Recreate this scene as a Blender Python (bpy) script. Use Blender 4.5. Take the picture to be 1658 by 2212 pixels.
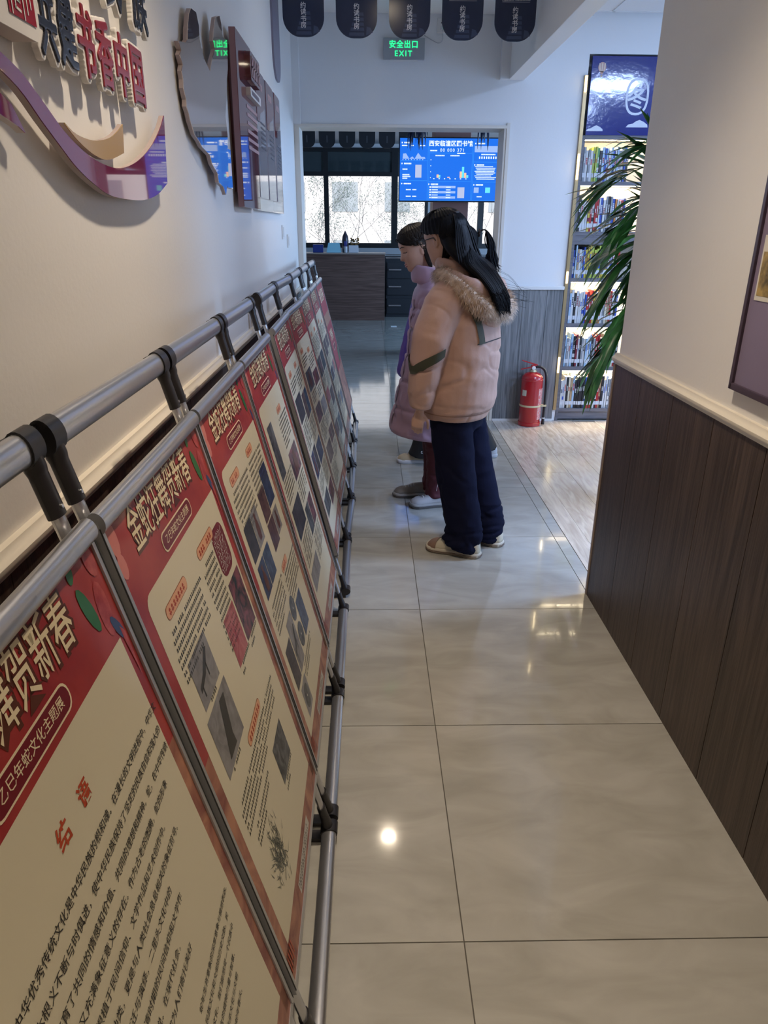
import bpy, bmesh, math, random
import numpy as np
from mathutils import Vector, Matrix, Euler
from mathutils.bvhtree import BVHTree
for o in list(bpy.data.objects): bpy.data.objects.remove(o, do_unlink=True)
scene = bpy.context.scene
COL = scene.collection
random.seed(7)
R = math.radians

# ------------------------------------------------------------ camera
cam = bpy.data.cameras.new('camera'); cam_o = bpy.data.objects.new('camera', cam); COL.objects.link(cam_o)
PITCH, YAW, ROLL, FPX = 0.3830, 0.0222, 0.0059, 1532.3
cam.sensor_fit = 'HORIZONTAL'; cam.sensor_width = 36.0; cam.lens = 36.0 * FPX / 1658.0
cam.clip_start = 0.02; cam.clip_end = 300
fw = Vector((math.sin(YAW)*math.cos(PITCH), math.cos(YAW)*math.cos(PITCH), -math.sin(PITCH)))
rt = Vector((math.cos(YAW), -math.sin(YAW), 0)); up = rt.cross(fw)
r2 = rt*math.cos(ROLL)+up*math.sin(ROLL); u2 = -rt*math.sin(ROLL)+up*math.cos(ROLL)
m3 = Matrix((r2, u2, -fw)).transposed()
cam_o.matrix_world = Matrix.Translation((0, 0, 1.6)) @ m3.to_4x4()
scene.camera = cam_o

# ------------------------------------------------------------ world, exposure
w = bpy.data.worlds.new('world'); scene.world = w; w.use_nodes = True
nt = w.node_tree; nt.nodes.clear()
wo = nt.nodes.new('ShaderNodeOutputWorld'); wb = nt.nodes.new('ShaderNodeBackground'); sk = nt.nodes.new('ShaderNodeTexSky')
sk.sky_type = 'NISHITA'; sk.sun_disc = False; sk.sun_elevation = R(38); sk.sun_rotation = R(200)
sk.air_density = 1.0; sk.dust_density = 2.5; sk.ozone_density = 1.0
wb.inputs['Strength'].default_value = 0.42
nt.links.new(sk.outputs[0], wb.inputs[0]); nt.links.new(wb.outputs[0], wo.inputs[0])
scene.view_settings.view_transform = 'Standard'; scene.view_settings.look = 'None'
scene.view_settings.exposure = 0.05; scene.view_settings.gamma = 1.0
scene.view_settings.use_curve_mapping = False

def light(name, kind, loc, energy, color, rot=(0,0,0), **kw):
    l = bpy.data.lights.new(name, kind); l.energy = energy; l.color = color
    for k, v in kw.items(): setattr(l, k, v)
    o = bpy.data.objects.new(name, l); COL.objects.link(o); o.location = loc; o.rotation_euler = rot
    return o
# sun outdoors, on the facade and the trees beyond the far windows
light('sun', 'SUN', (0, 20, 30), 1.7, (1.0, .95, .86), (R(42), 0, R(25)), angle=R(0.6))
# daylight through the two windows of the reading room (openings in its side wall)
light('window_daylight', 'AREA', (4.92, 4.55, 1.75), 50, (.30, .54, 1.0), (0, R(90), 0), shape='RECTANGLE', size=1.5, size_y=1.9)
light('window_daylight', 'AREA', (4.92, 1.3, 1.75), 40, (.36, .58, 1.0), (0, R(90), 0), shape='RECTANGLE', size=1.5, size_y=1.9)
# daylight through the big windows of the hall beyond the opening (its side wall, out of view)
light('window_daylight', 'AREA', (4.42, 10.5, 1.9), 240, (.34, .60, 1.0), (0, R(90), 0), shape='RECTANGLE', size=1.8, size_y=3.2)

# ------------------------------------------------------------ materials
MATS = {}
def mat(name, col, rough=.5, metal=0., coat=0., spec=.5, var=0., bump=0., bscale=40., nscale=6., emit=None, estr=1., noise_col=None, stretch=None, trans=0., alpha=1., objrand=0., distort=0., ramp=(.35,.65), coatrough=.05):
    if name in MATS: return MATS[name]
    m = bpy.data.materials.new(name); m.use_nodes = True; n = m.node_tree.nodes; l = m.node_tree.links
    b = n['Principled BSDF']
    c4 = (*col, 1)
    b.inputs['Base Color'].default_value = c4; b.inputs['Roughness'].default_value = rough
    b.inputs['Metallic'].default_value = metal; b.inputs['Specular IOR Level'].default_value = spec
    b.inputs['Coat Weight'].default_value = coat; b.inputs['Coat Roughness'].default_value = coatrough
    b.inputs['Transmission Weight'].default_value = trans; b.inputs['Alpha'].default_value = alpha
    if emit:
        b.inputs['Emission Color'].default_value = (*emit, 1); b.inputs['Emission Strength'].default_value = estr
    tc = None
    def coords():
        nonlocal tc
        if tc is None:
            tc = n.new('ShaderNodeTexCoord'); mp = n.new('ShaderNodeMapping')
            l.new(tc.outputs['Object'], mp.inputs[0])
            if stretch: mp.inputs['Scale'].default_value = stretch
            if objrand:
                oi = n.new('ShaderNodeObjectInfo'); vm = n.new('ShaderNodeVectorMath'); vm.operation = 'SCALE'
                cb = n.new('ShaderNodeCombineXYZ')
                for i in range(3): l.new(oi.outputs['Random'], cb.inputs[i])
                l.new(cb.outputs[0], vm.inputs[0]); vm.inputs['Scale'].default_value = 37.
                l.new(vm.outputs[0], mp.inputs['Location'])
            tc = mp
        return tc.outputs[0]
    if noise_col or var:
        nz = n.new('ShaderNodeTexNoise'); nz.inputs['Scale'].default_value = nscale; nz.inputs['Detail'].default_value = 6
        nz.inputs['Distortion'].default_value = distort
        l.new(coords(), nz.inputs['Vector'])
        rp = n.new('ShaderNodeValToRGB'); rp.color_ramp.elements[0].position = ramp[0]; rp.color_ramp.elements[1].position = ramp[1]
        c2 = noise_col or tuple(min(1, x*(1+var)) for x in col)
        rp.color_ramp.elements[0].color = c4; rp.color_ramp.elements[1].color = (*c2, 1)
        l.new(nz.outputs['Fac'], rp.inputs[0]); out = rp.outputs[0]
        if objrand:
            oi = n.new('ShaderNodeObjectInfo'); hs = n.new('ShaderNodeHueSaturation'); mr = n.new('ShaderNodeMapRange')
            mr.inputs['To Min'].default_value = 1-objrand; mr.inputs['To Max'].default_value = 1+objrand
            l.new(oi.outputs['Random'], mr.inputs[0]); l.new(mr.outputs[0], hs.inputs['Value']); l.new(out, hs.inputs['Color']); out = hs.outputs[0]
        l.new(out, b.inputs['Base Color'])
    if bump:
        nb = n.new('ShaderNodeTexNoise'); nb.inputs['Scale'].default_value = bscale; nb.inputs['Detail'].default_value = 4
        l.new(coords(), nb.inputs['Vector'])
        bp = n.new('ShaderNodeBump'); bp.inputs['Strength'].default_value = bump; bp.inputs['Distance'].default_value = .01
        l.new(nb.outputs['Fac'], bp.inputs['Height']); l.new(bp.outputs[0], b.inputs['Normal'])
    MATS[name] = m
    return m

# ------------------------------------------------------------ mesh builder
class MB:
    def __init__(s): s.v = []; s.f = []; s.mi = []; s.cur = 0; s.M = None
    def add(s, vs, fs):
        o = len(s.v)
        if s.M is not None: vs = [s.M @ Vector(p) for p in vs]
        s.v += [tuple(p) for p in vs]
        for f in fs: s.f.append(tuple(i+o for i in f)); s.mi.append(s.cur)
        return s
    def box(s, x0, x1, y0, y1, z0, z1):
        return s.add([(x0,y0,z0),(x1,y0,z0),(x1,y1,z0),(x0,y1,z0),(x0,y0,z1),(x1,y0,z1),(x1,y1,z1),(x0,y1,z1)],
                     [(0,3,2,1),(4,5,6,7),(0,1,5,4),(1,2,6,5),(2,3,7,6),(3,0,4,7)])
    def quad(s, a, b, c, d): return s.add([a,b,c,d], [(0,1,2,3)])
    def rect(s, x0, x1, y0, y1, z=0.): return s.add([(x0,y0,z),(x1,y0,z),(x1,y1,z),(x0,y1,z)], [(0,1,2,3)])
    def poly(s, pts, z=0.):
        return s.add([(p[0],p[1],z) for p in pts], [tuple(range(len(pts)))])
    def prism(s, pts, z0, z1):      # outline in xy (ccw), extruded z0..z1
        n = len(pts)
        vs = [(p[0],p[1],z0) for p in pts]+[(p[0],p[1],z1) for p in pts]
        fs = [tuple(range(n-1,-1,-1)), tuple(range(n,2*n))]+[(i,(i+1)%n,n+(i+1)%n,n+i) for i in range(n)]
        return s.add(vs, fs)
    def loft(s, rings, caps=True, closed=True):   # rings: list of lists of points, equal length
        n = len(rings[0]); vs = [p for r in rings for p in r]; fs = []
        for k in range(len(rings)-1):
            for i in range(n if closed else n-1):
                j = (i+1)%n
                fs.append((k*n+i, k*n+j, (k+1)*n+j, (k+1)*n+i))
        if caps and closed:
            fs.append(tuple(range(n-1,-1,-1))); fs.append(tuple((len(rings)-1)*n+i for i in range(n)))
        return s.add(vs, fs)
    def tube(s, pts, rad, n=10, ref=None, caps=True, round_ends=False):
        # rad: scalar, list of scalars, or list of (ra, rb); ref: vector that sets the ra direction
        P = [Vector(p) for p in pts]; K = len(P)
        if not isinstance(rad, (list, tuple)): rad = [rad]*K
        rad = [(r, r) if not isinstance(r, (tuple, list)) else r for r in rad]
        if round_ends:
            t0 = (P[0]-P[1]).normalized(); t1 = (P[-1]-P[-2]).normalized()
            m0 = min(rad[0]); m1 = min(rad[-1]); NP=[]; NR=[]
            for q in (0.96, .7, .3): NP.append(P[0]+t0*m0*math.sin(math.acos(1-q)) if False else P[0]+t0*m0*q); NR.append(tuple(a*math.sqrt(max(.02,1-q*q)) for a in rad[0]))
            EP=[]; ER=[]
            for q in (.3, .7, .96): EP.append(P[-1]+t1*m1*q); ER.append(tuple(a*math.sqrt(max(.02,1-q*q)) for a in rad[-1]))
            P = NP+P+EP; rad = NR+list(rad)+ER; K = len(P)
        rings = []; prev = Vector(ref) if ref is not None else None
        for i in range(K):
            t = (P[min(i+1,K-1)]-P[max(i-1,0)])
            t = t.normalized() if t.length > 1e-9 else Vector((0,0,1))
            if prev is None:
                prev = Vector((0,0,1)) if abs(t.z) < .9 else Vector((1,0,0))
            a = prev - t*prev.dot(t)
            if a.length < 1e-6: a = t.orthogonal()
            a.normalize(); b = t.cross(a)
            if ref is None: prev = a
            rings.append([P[i]+a*rad[i][0]*math.cos(2*math.pi*k/n)+b*rad[i][1]*math.sin(2*math.pi*k/n) for k in range(n)])
        return s.loft(rings, caps)
    def ball(s, c, r, n=12, m=8):
        r = r if isinstance(r, (tuple, list)) else (r, r, r); c = Vector(c); rings = []
        for k in range(m+1):
            ph = math.pi*(0.02+.96*k/m)
            rings.append([c+Vector((r[0]*math.sin(ph)*math.cos(2*math.pi*i/n), r[1]*math.sin(ph)*math.sin(2*math.pi*i/n), -r[2]*math.cos(ph))) for i in range(n)])
        return s.loft(rings)
    def lathe(s, prof, n=20, c=(0,0,0)):
        c = Vector(c)
        return s.loft([[c+Vector((r*math.cos(2*math.pi*i/n), r*math.sin(2*math.pi*i/n), z)) for i in range(n)] for r, z in prof])
    def mesh(s, name):
        me = bpy.data.meshes.new(name); me.from_pydata(s.v, [], s.f); me.update(); return me
    def build(s, name, mats, parent=None, smooth=False, loc=None, bevel=0.):
        me = s.mesh(name)
        for m in (mats if isinstance(mats, (list, tuple)) else [mats]): me.materials.append(m)
        if len(me.materials) > 1: me.polygons.foreach_set('material_index', s.mi)
        if bevel:
            bm = bmesh.new(); bm.from_mesh(me); bmesh.ops.remove_doubles(bm, verts=bm.verts, dist=1e-6)
            ed = [e for e in bm.edges if len(e.link_faces) == 2 and e.calc_face_angle(0) > .6]
            bmesh.ops.bevel(bm, geom=ed, offset=bevel, segments=2, profile=.7, affect='EDGES'); bm.to_mesh(me); bm.free()
        if smooth:
            me.polygons.foreach_set('use_smooth', [True]*len(me.polygons))
            if smooth != 'all': me.set_sharp_from_angle(angle=R(40))
        return link(name, me, parent, loc)
def link(name, me, parent=None, loc=None):
    o = bpy.data.objects.new(name, me); COL.objects.link(o)
    if parent is not None: o.parent = parent
    if loc is not None: o.location = loc
    return o
def tag(o, label, cat=None, group=None):
    o['label'] = label
    if cat: o['category'] = cat
    if group: o['group'] = group
    return o
def thing(name, label, cat, loc=(0,0,0), rz=0., group=None):
    o = bpy.data.objects.new(name, None); COL.objects.link(o); o.location = loc; o.rotation_euler = (0,0,rz); o.empty_display_size = .1
    return tag(o, label, cat, group)
def struct(o): o['kind'] = 'structure'; return o
def stuff(o): o['kind'] = 'stuff'; return o
def rrect(x0, x1, y0, y1, r, n=5, corners=(1,1,1,1)):   # ccw from lower left
    pts = []
    for (cx, cy, a0, on) in ((x0+r,y0+r,180,corners[0]),(x1-r,y0+r,270,corners[1]),(x1-r,y1-r,0,corners[2]),(x0+r,y1-r,90,corners[3])):
        if on:
            for k in range(n+1):
                a = R(a0+90*k/n); pts.append((cx+r*math.cos(a), cy+r*math.sin(a)))
        else:
            pts.append({180:(x0,y0),270:(x1,y0),0:(x1,y1),90:(x0,y1)}[a0])
    return pts
_TXT = {}
def text_geo(body, size=1., offset=0., extrude=0., res=2, align='CENTER', spacing=1., line=1.):
    key = (body, size, offset, extrude, res, align, spacing, line)
    if key in _TXT: return _TXT[key]
    cu = bpy.data.curves.new('t', 'FONT'); cu.body = body; cu.size = size; cu.offset = offset; cu.extrude = extrude
    cu.resolution_u = res; cu.align_x = align; cu.space_character = spacing; cu.space_line = line
    o = bpy.data.objects.new('t', cu); COL.objects.link(o)
    dg = bpy.context.evaluated_depsgraph_get(); me = bpy.data.meshes.new_from_object(o.evaluated_get(dg))
    g = ([tuple(v.co) for v in me.vertices], [tuple(p.vertices) for p in me.polygons])
    bpy.data.objects.remove(o); bpy.data.curves.remove(cu); bpy.data.meshes.remove(me)
    _TXT[key] = g; return g
def add_text(mb, body, x, y, size, z=0., sx=1., sy=1., **kw):
    v, f = text_geo(body, size, **kw)
    mb.add([(x+p[0]*sx, y+p[1]*sy, z+p[2]) for p in v], f)
def interp(x, xs, ys):
    if x <= xs[0]: return ys[0]
    for i in range(len(xs)-1):
        if x <= xs[i+1]:
            t = (x-xs[i])/(xs[i+1]-xs[i]); return ys[i]*(1-t)+ys[i+1]*t
    return ys[-1]
def smooth_path(pts, k=4):
    P = [Vector(p) for p in pts]; out = []
    for i in range(len(P)-1):
        p0 = P[max(i-1,0)]; p1 = P[i]; p2 = P[i+1]; p3 = P[min(i+2,len(P)-1)]
        for j in range(k):
            t = j/k
            out.append(.5*((2*p1)+(p2-p0)*t+(2*p0-5*p1+4*p2-p3)*t*t+(3*p1-p0-3*p2+p3)*t**3))
    out.append(P[-1]); return out
def remesh(q, voxel, smooth=4, dec=None, factor=.5):
    me = q.mesh('tmp'); bm = bmesh.new(); bm.from_mesh(me); bmesh.ops.recalc_face_normals(bm, faces=bm.faces); bm.to_mesh(me); bm.free()
    o = bpy.data.objects.new('tmp', me); COL.objects.link(o)
    m = o.modifiers.new('r','REMESH'); m.mode = 'VOXEL'; m.voxel_size = voxel
    if smooth: s = o.modifiers.new('s','SMOOTH'); s.iterations = smooth; s.factor = factor
    if dec: d = o.modifiers.new('d','DECIMATE'); d.ratio = dec
    dg = bpy.context.evaluated_depsgraph_get(); r = bpy.data.meshes.new_from_object(o.evaluated_get(dg))
    bpy.data.objects.remove(o); bpy.data.meshes.remove(me)
    return r
# ============================================================ room shell
XL, XR, YB, YE = -.57, 1.03, 6.15, 2.93      # left wall, right wall, back wall, end of the right wall
HC = 3.04
M_wall = mat('wall_paint', (.80,.775,.74), .42, bump=.06, bscale=90, var=.03, nscale=1.2)
M_wallb = mat('wall_paint_white', (.78,.78,.78), .5, bump=.05, bscale=90)
M_ceil = mat('ceiling_white', (.78,.77,.75), .6)
M_trim = mat('moulding_paint', (.72,.66,.56), .35)
M_trimw = mat('moulding_white', (.75,.74,.72), .35)
M_tile = mat('polished_tile', (.345,.330,.292), .09, spec=.4, noise_col=(.445,.430,.388), nscale=3.6, distort=.9, stretch=(1,2.4,1), objrand=.03, ramp=(.32,.70), coat=.25, coatrough=.03)
M_grout = mat('grout', (.10,.09,.075), .8)
M_plank = mat('wood_look_plank', (.40,.345,.29), .22, noise_col=(.60,.54,.47), nscale=5, stretch=(5,.7,1), objrand=.10, distort=1.2, coat=.2, coatrough=.15)
M_dado = mat('dark_wood_panel', (.034,.021,.0145), .45, noise_col=(.090,.060,.045), nscale=5, stretch=(9,9,.35), objrand=.10, distort=1.5, bump=.12, bscale=30)
M_dadog = mat('grey_wood_panel', (.10,.105,.11), .5, noise_col=(.235,.24,.245), nscale=5, stretch=(9,9,.35), objrand=.12, distort=1.6, bump=.12, bscale=30)
M_hall = mat('hall_paint', (.62,.60,.60), .6)
M_dark = mat('dark_interior', (.05,.05,.055), .5)

fl = struct(MB().box(-4.2, 4.6, -2.2, 15.9, -.12, -.004).build('floor', M_grout))
def tiles(x0, x1, y0, y1, parent, step=.8, gap=.0016, m=None, lx=.2257, ly=1.1953):
    cache = {}
    i0 = math.floor((x0-lx)/step); i1 = math.ceil((x1-lx)/step); j0 = math.floor((y0-ly)/step); j1 = math.ceil((y1-ly)/step)
    for i in range(i0, i1):
        for j in range(j0, j1):
            a = max(x0, lx+i*step)+gap; b = min(x1, lx+(i+1)*step)-gap; c = max(y0, ly+j*step)+gap; d = min(y1, ly+(j+1)*step)-gap
            if b-a < .02 or d-c < .02: continue
            key = (round(b-a,4), round(d-c,4))
            if key not in cache:
                me = MB().box(-(b-a)/2,(b-a)/2,-(d-c)/2,(d-c)/2,-.010,0).mesh('tile'); me.materials.append(m); cache[key] = me
            link('tile', cache[key], parent, ((a+b)/2,(c+d)/2,0))
tiles(XL, 1.092, -1.2, YB, fl, m=M_tile)
tiles(-2.2, 2.7, YB, 14.8, fl, m=M_tile)
# wood-look plank floor of the reading room
pm = MB().box(-.099,.099,-.599,.599,-.010,0).mesh('plank'); pm.materials.append(M_plank)
pb = MB().box(-.054,.054,-.799,.799,-.010,.001).mesh('plank'); pb.materials.append(M_plank)
for k in range(3): link('plank', pb, fl, (1.148, 2.2+1.6*k+.0, 0)) if 2.2+1.6*k < 5.5 else None
for i in range(9):
    off = (i*.47) % 1.2
    for j in range(6):
        yc = 2.3+off-.6+1.2*j
        if yc-.599 < 6.1:
            hi = min(yc+.599, 6.145)
            if hi-(yc-.599) < .001: continue
            if hi < yc+.59:
                me = MB().box(-.099,.099,-(hi-yc+.599)/2,(hi-yc+.599)/2,-.010,0).mesh('plank'); me.materials.append(M_plank)
                link('plank', me, fl, (1.303+.2*i, (yc-.599+hi)/2, 0))
            else: link('plank', pm, fl, (1.303+.2*i, yc, 0))
# ceilings
c1 = MB(); c1.box(XL-.2, 1.16, -2.2, YB, HC, HC+.1)
ce = struct(c1.build('ceiling', M_ceil))
c2 = MB().box(1.17, 5.2, -2.2, YB+.1, HC+.035, HC+.12)
ce2 = struct(c2.build('ceiling', M_ceil))
pm2 = MB().box(-.296,.296,-.296,.296,0,.012).mesh('ceiling_panel'); pm2.materials.append(M_ceil)
for i in range(5):
    for j in range(7):
        x = 1.48+.6*i; y = 2.2+.6*j
        if y < 6.0 and not (i == 2 and j == 2) : link('ceiling_panel', pm2, ce2, (x, y, HC+.018))
mb = MB()
for i in range(6): mb.box(1.17+.6*i,1.19+.6*i,1.9,6.1,HC+.012,HC+.035)
for j in range(8): mb.box(1.17,4.6,1.89+.6*j,1.91+.6*j,HC+.012,HC+.035) if 1.89+.6*j < 6.1 else None
mb.build('ceiling_grid', M_trimw, ce2)
ce3 = struct(MB().box(-4.2, 4.6, YB+.25, 15.9, HC, HC+.1).build('ceiling', mat('hall_ceiling', (.50,.49,.49), .6)))
# left wall with dark panelled dado and a rail moulding
wl = struct(MB().box(XL-.15, XL, -2.2, YB, 0, HC).build('wall_left', M_wall))
pan = MB().box(0,.012,-.149,.149,0,1.10).mesh('panel'); pan.materials.append(M_dado)
for k in range(26): link('panel', pan, wl, (XL, -1.55+.3*k, .0)) if -1.55+.3*k < 6.0 else None
def moulding(xw, sgn, y0, y1, z, mm, name):
    prof = [(0,-.021),(.014,-.021),(.016,-.015),(.023,-.011),(.026,-.003),(.026,.004),(.020,.010),(.015,.013),(.012,.021),(0,.022)]
    mb = MB(); mb.loft([[(xw+sgn*p[0], y, z+p[1]) for p in prof] for y in (y0, y1)])
    return struct(mb.build(name, mm, smooth=True))
moulding(XL, 1, -2.2, YB, 1.118, M_trim, 'trim_1')
# right wall (ends where the reading room opens)
wr = struct(MB().box(XR, XR+.14, -2.2, YE, 0, HC).build('wall_right', M_wall))
pan2 = MB().box(-.012,0,-.1485,.1485,0,1.082).mesh('panel'); pan2.materials.append(M_dado)
for k in range(16): link('panel', pan2, wr, (XR, YE-.155-.3*k, .0))
struct(MB().box(XR-.016, XR+.145, YE-.004, YE+.012, 0, 1.075).build('trim_2', mat('panel_edge', (.33,.26,.22), .5), wr))
moulding(XR, -1, -2.2, YE+.012, 1.10, M_trim, 'trim_3')
# beam over the reading-room opening, short pilasters beside the back wall
struct(MB().box(1.055, 1.17, YE, YB, 2.625, HC+.03).build('wall_beam', M_wall, bevel=.004))
# back wall with the wide opening
bw = MB()
bw.box(XL-.15, XL+.022, YB, YB+.25, 0, HC); bw.box(XL+.022, 1.064, YB, YB+.25, 2.318, HC); bw.box(1.064, 1.652, YB, YB+.25, 0, HC)
bw.box(1.652, 5.2, YB+.25, YB+.3, 0, HC+.1); bw.box(1.652, 5.2, YB, YB+.26, 2.80, HC+.1); bw.box(2.66,5.2,YB,YB+.26,0,2.81)
wb_ = struct(bw.build('wall_back', M_wallb))
struct(MB().box(.985, 1.055, YB-.05, YB, 2.625, HC).build('wall_pilaster', M_wallb))
struct(MB().box(XL, XL+.055, YB-.045, YB, 2.318, HC).build('wall_pilaster', M_wallb))
# cream casing of the opening
M_case = mat('casing_cream', (.74,.68,.60), .4)
mb = MB(); mb.box(XL+.001, XL+.040, YB-.012, YB+.262, 0, 2.322); mb.box(1.046, 1.066, YB-.004, YB+.262, 0, 2.302); mb.box(XL+.040, 1.064, YB-.012, YB+.262, 2.302, 2.322)
mb.box(1.064, 1.088, YB-.012, YB, 0, 2.340)
struct(mb.build('trim_4', M_case))
pan3 = MB().box(-.098,.098,-.014,0,0,1.105).mesh('panel'); pan3.materials.append(M_dadog)
for k in range(2): link('panel', pan3, wb_, (1.187+.1985*k, YB, .012))
me_ = MB().box(1.4865,1.622,-.014,0,0,1.105).mesh('panel'); me_.materials.append(M_dadog); link('panel', me_, wb_, (0, YB, .012))
struct(MB().box(1.088, 1.623, YB-.03, YB, 1.117, 1.145).build('trim_5', M_trimw, bevel=.005))
struct(MB().box(1.088, 1.623, YB-.018, YB, 0, .02).build('baseboard_back', M_trimw))
# reading room: side wall with two window openings, near wall
sw = MB()
for (a,b) in ((-2.2,.3),(2.3,3.55),(5.55,6.15)): sw.box(5.0,5.15,a,b,0,HC+.1)
for (a,b) in ((.3,2.3),(3.55,5.55)): sw.box(5.0,5.15,a,b,0,.95); sw.box(5.0,5.15,a,b,2.55,HC+.1)
struct(sw.build('wall_reading_room', M_wallb))
struct(MB().box(XL-.15, 5.2, -2.35, -2.2, 0, HC+.1).build('wall_near', M_wall))
struct(MB().box(1.17, 5.0, -2.2, 2.0, -.05, 0).build('floor', M_plank))
struct(MB().box(3.0, 5.0, 2.0, 6.15, -.05, -.001).build('floor', M_plank))
# hall walls
hw = MB()
hw.box(-4.35,-4.2,YB+.25,15.9,0,HC); hw.box(4.6,4.75,YB+.25,8.8,0,HC); hw.box(4.6,4.75,12.2,15.9,0,HC); hw.box(4.6,4.75,8.8,12.2,0,.9); hw.box(4.6,4.75,8.8,12.2,2.9,HC)
hw.box(-4.2,XL-.14,YB+.1,YB+.25,0,HC); hw.box(1.655,4.6,YB+.3,YB+.32,0,HC)
struct(hw.build('wall_hall', M_hall))
# ============================================================ hall beyond the opening
M_black = mat('black_frame', (.012,.013,.015), .4)
M_pink = mat('pink_pillar', (.50,.27,.24), .6)
M_glass = mat('tinted_glass', (.045,.06,.065), .05, spec=.6)
YW = 15.0
mb = MB()
mb.box(-4.2,4.6,YW,YW+.2,0,1.09); mb.box(-4.2,4.6,YW,YW+.2,2.97,HC); mb.box(-4.2,-3.4,YW,YW+.2,1.09,2.97); mb.box(1.15,1.72,YW,YW+.2,1.09,2.97); mb.box(4.0,4.6,YW,YW+.2,1.09,2.97)
far = struct(mb.build('wall_far', M_hall))
struct(MB().box(-4.2,4.6,YW-.02,YW,0.02,1.05).build('panel', M_dark, far))
struct(MB().box(-4.2,4.6,YW-.14,YW+.02,1.09,1.20).build('trim_6', mat('sill_grey', (.40,.41,.43), .4)))
def window(name, x0, x1, mull, z0=1.20, z1=2.97, zt=2.52):
    w_ = thing(name, 'black framed window looking out on trees', 'window'); del w_['category']; del w_['label']; w_['kind'] = 'structure'
    y0, y1 = YW-.03, YW+.05
    def fr(a,b,c,d): MB().box(a,b,y0,y1,c,d).build('window_frame', M_black, w_)
    fr(x0,x1,z0,z0+.09); fr(x0,x1,z1-.07,z1)
    xs = [x0]+[m[0] for m in mull]+[x1]
    for a,b in [(x0,x0+.06)]+mull+[(x1-.06,x1)]: fr(a,b,z0+.09,z1-.07)
    ed = [x0+.06]+[q for m in mull for q in m]+[x1-.06]
    for i in range(0,len(ed),2):
        fr(ed[i],ed[i+1],zt-.035,zt+.035)
        MB().box(ed[i],ed[i+1],YW+.005,YW+.013,zt+.035,z1-.07).build('pane', M_glass, w_)
        g = mat('clear_pane', (1,1,1), 0., trans=1., spec=.2); MB().quad((ed[i],YW+.012,z0+.09),(ed[i+1],YW+.012,z0+.09),(ed[i+1],YW+.012,zt-.035),(ed[i],YW+.012,zt-.035)).build('pane', mat('thin_pane',(1,1,1),0.,alpha=.06), w_)
window('window_1', -3.4, 1.15, [(-2.2,-2.14),(-.86,-.77),(.44,.56)])
window('window_2', 1.72, 4.0, [(2.13,2.24),(3.1,3.16)])
# roller blind boxes, pillar
struct(MB().box(.80,1.24,9.6,10.05,0,HC).build('wall_pillar', M_pink, bevel=.01))
# wall television
tv = thing('television', 'large wall television showing a blue library statistics dashboard', 'television', (.985,9.5,2.235))
MB().box(-.62,.62,0,.05,-.355,.355).build('casing', mat('tv_black',(.01,.01,.012),.3), tv, bevel=.004)
MB().box(-.2,.2,.05,.11,-.15,.15).build('mount', M_black, tv)
def emat(n, c, s): return mat('screen_'+n, (0,0,0), .25, emit=c, estr=s)
S0 = emat('blue',(.012,.17,.86),1.0); S1 = emat('mid',(.05,.36,1.),1.3); S2 = emat('white',(.75,.88,1),1.3); S3 = emat('cyan',(.15,.75,.85),1.1); S4 = emat('orange',(1,.55,.35),1.1); S5 = emat('pale',(.35,.52,.95),1.0)
sc = MB(); sc.M = Matrix.Rotation(R(90),4,'X'); sc.rect(-.608,.608,-.342,.342,.0015); so = sc.build('screen', S0, tv)
def sm(name, m, fn, z=.0025):
    q = MB(); q.M = Matrix.Rotation(R(90),4,'X') @ Matrix.Translation((0,0,z)); fn(q); return q.build(name, m, so)
def hline(q,x0,x1,y,t=.002): q.rect(x0,x1,y-t/2,y+t/2)
def f_lines(q):
    for x in (-.27,-.255,.265,.28): q.rect(x-.001,x+.001,-.33,.30)
    for (a,b,y) in ((-.60,-.275,.10),(-.60,-.275,-.12),(-.25,.26,.185),(-.25,.26,-.125),(.285,.60,.09),(.285,.60,-.13)): hline(q,a,b,y)
    hline(q,-.6,.6,-.335)
stuff(sm('grid_lines', S1, f_lines))
def dashes(q, x, y, w_, h, n=None, fill=.78):
    # row of unreadably small characters
    c = h*.95; k = 0
    while x+k*c < x+w_: 
        q.rect(x+k*c, x+k*c+c*fill, y, y+h); k += 1
def f_white(q):
    add_text(q, '西安临潼区图书馆', 0.0, .262, .066, offset=.0012)
    add_text(q, '00 000 371', .02, .198, .052, spacing=1.25)
    rnd = random.Random(3)
    for (x,y) in ((-.57,.285),(-.57,.06),(-.57,-.16),(.31,.28),(.31,.05),(.31,-.17),(-.24,-.165)):
        q.rect(x-.018,x-.006,y,y+.016); dashes(q,x+.012,y,.09,.016)
    for (x,y,w_) in ((-.585,.255,.07),(-.48,.255,.03),(-.38,.255,.07),(-.575,.0,.05),(-.575,-.06,.08),(-.575,-.08,.09),(-.575,-.10,.06),(-.53,-.225,.05),(-.45,-.225,.04),(-.53,-.30,.05),(-.45,-.30,.04),(-.245,.203,.085),(-.18,.15,.10),(.0,.15,.10),(.08,.175,.09),(.37,.165,.17),(.34,-.30,.06)): dashes(q,x,y,w_,.013)
    for k in range(9): dashes(q,.30+.012*(k%3),.035-.017*k,.20+.06*rnd.random(),.009)
    for k in range(5): dashes(q,-.215,-.195-.029*k,.07,.010); dashes(q,-.04,-.195-.029*k,.05,.010); q.rect(-.242,-.226,-.197-.029*k,-.181-.029*k)
    for k in range(8): q.rect(.345+.028*k,.36+.028*k,.125,.150)
    for k in range(8): q.rect(-.575+.034*k,-.567+.034*k,.107,.113)
    for k in range(7): q.rect(-.20+.065*k,-.185+.065*k,-.10,-.092)
    for k in range(4): q.rect(-.238,-.23,-.09+.065*k,-.08+.065*k)
stuff(sm('white_lettering', S2, f_white, .004))
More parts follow.
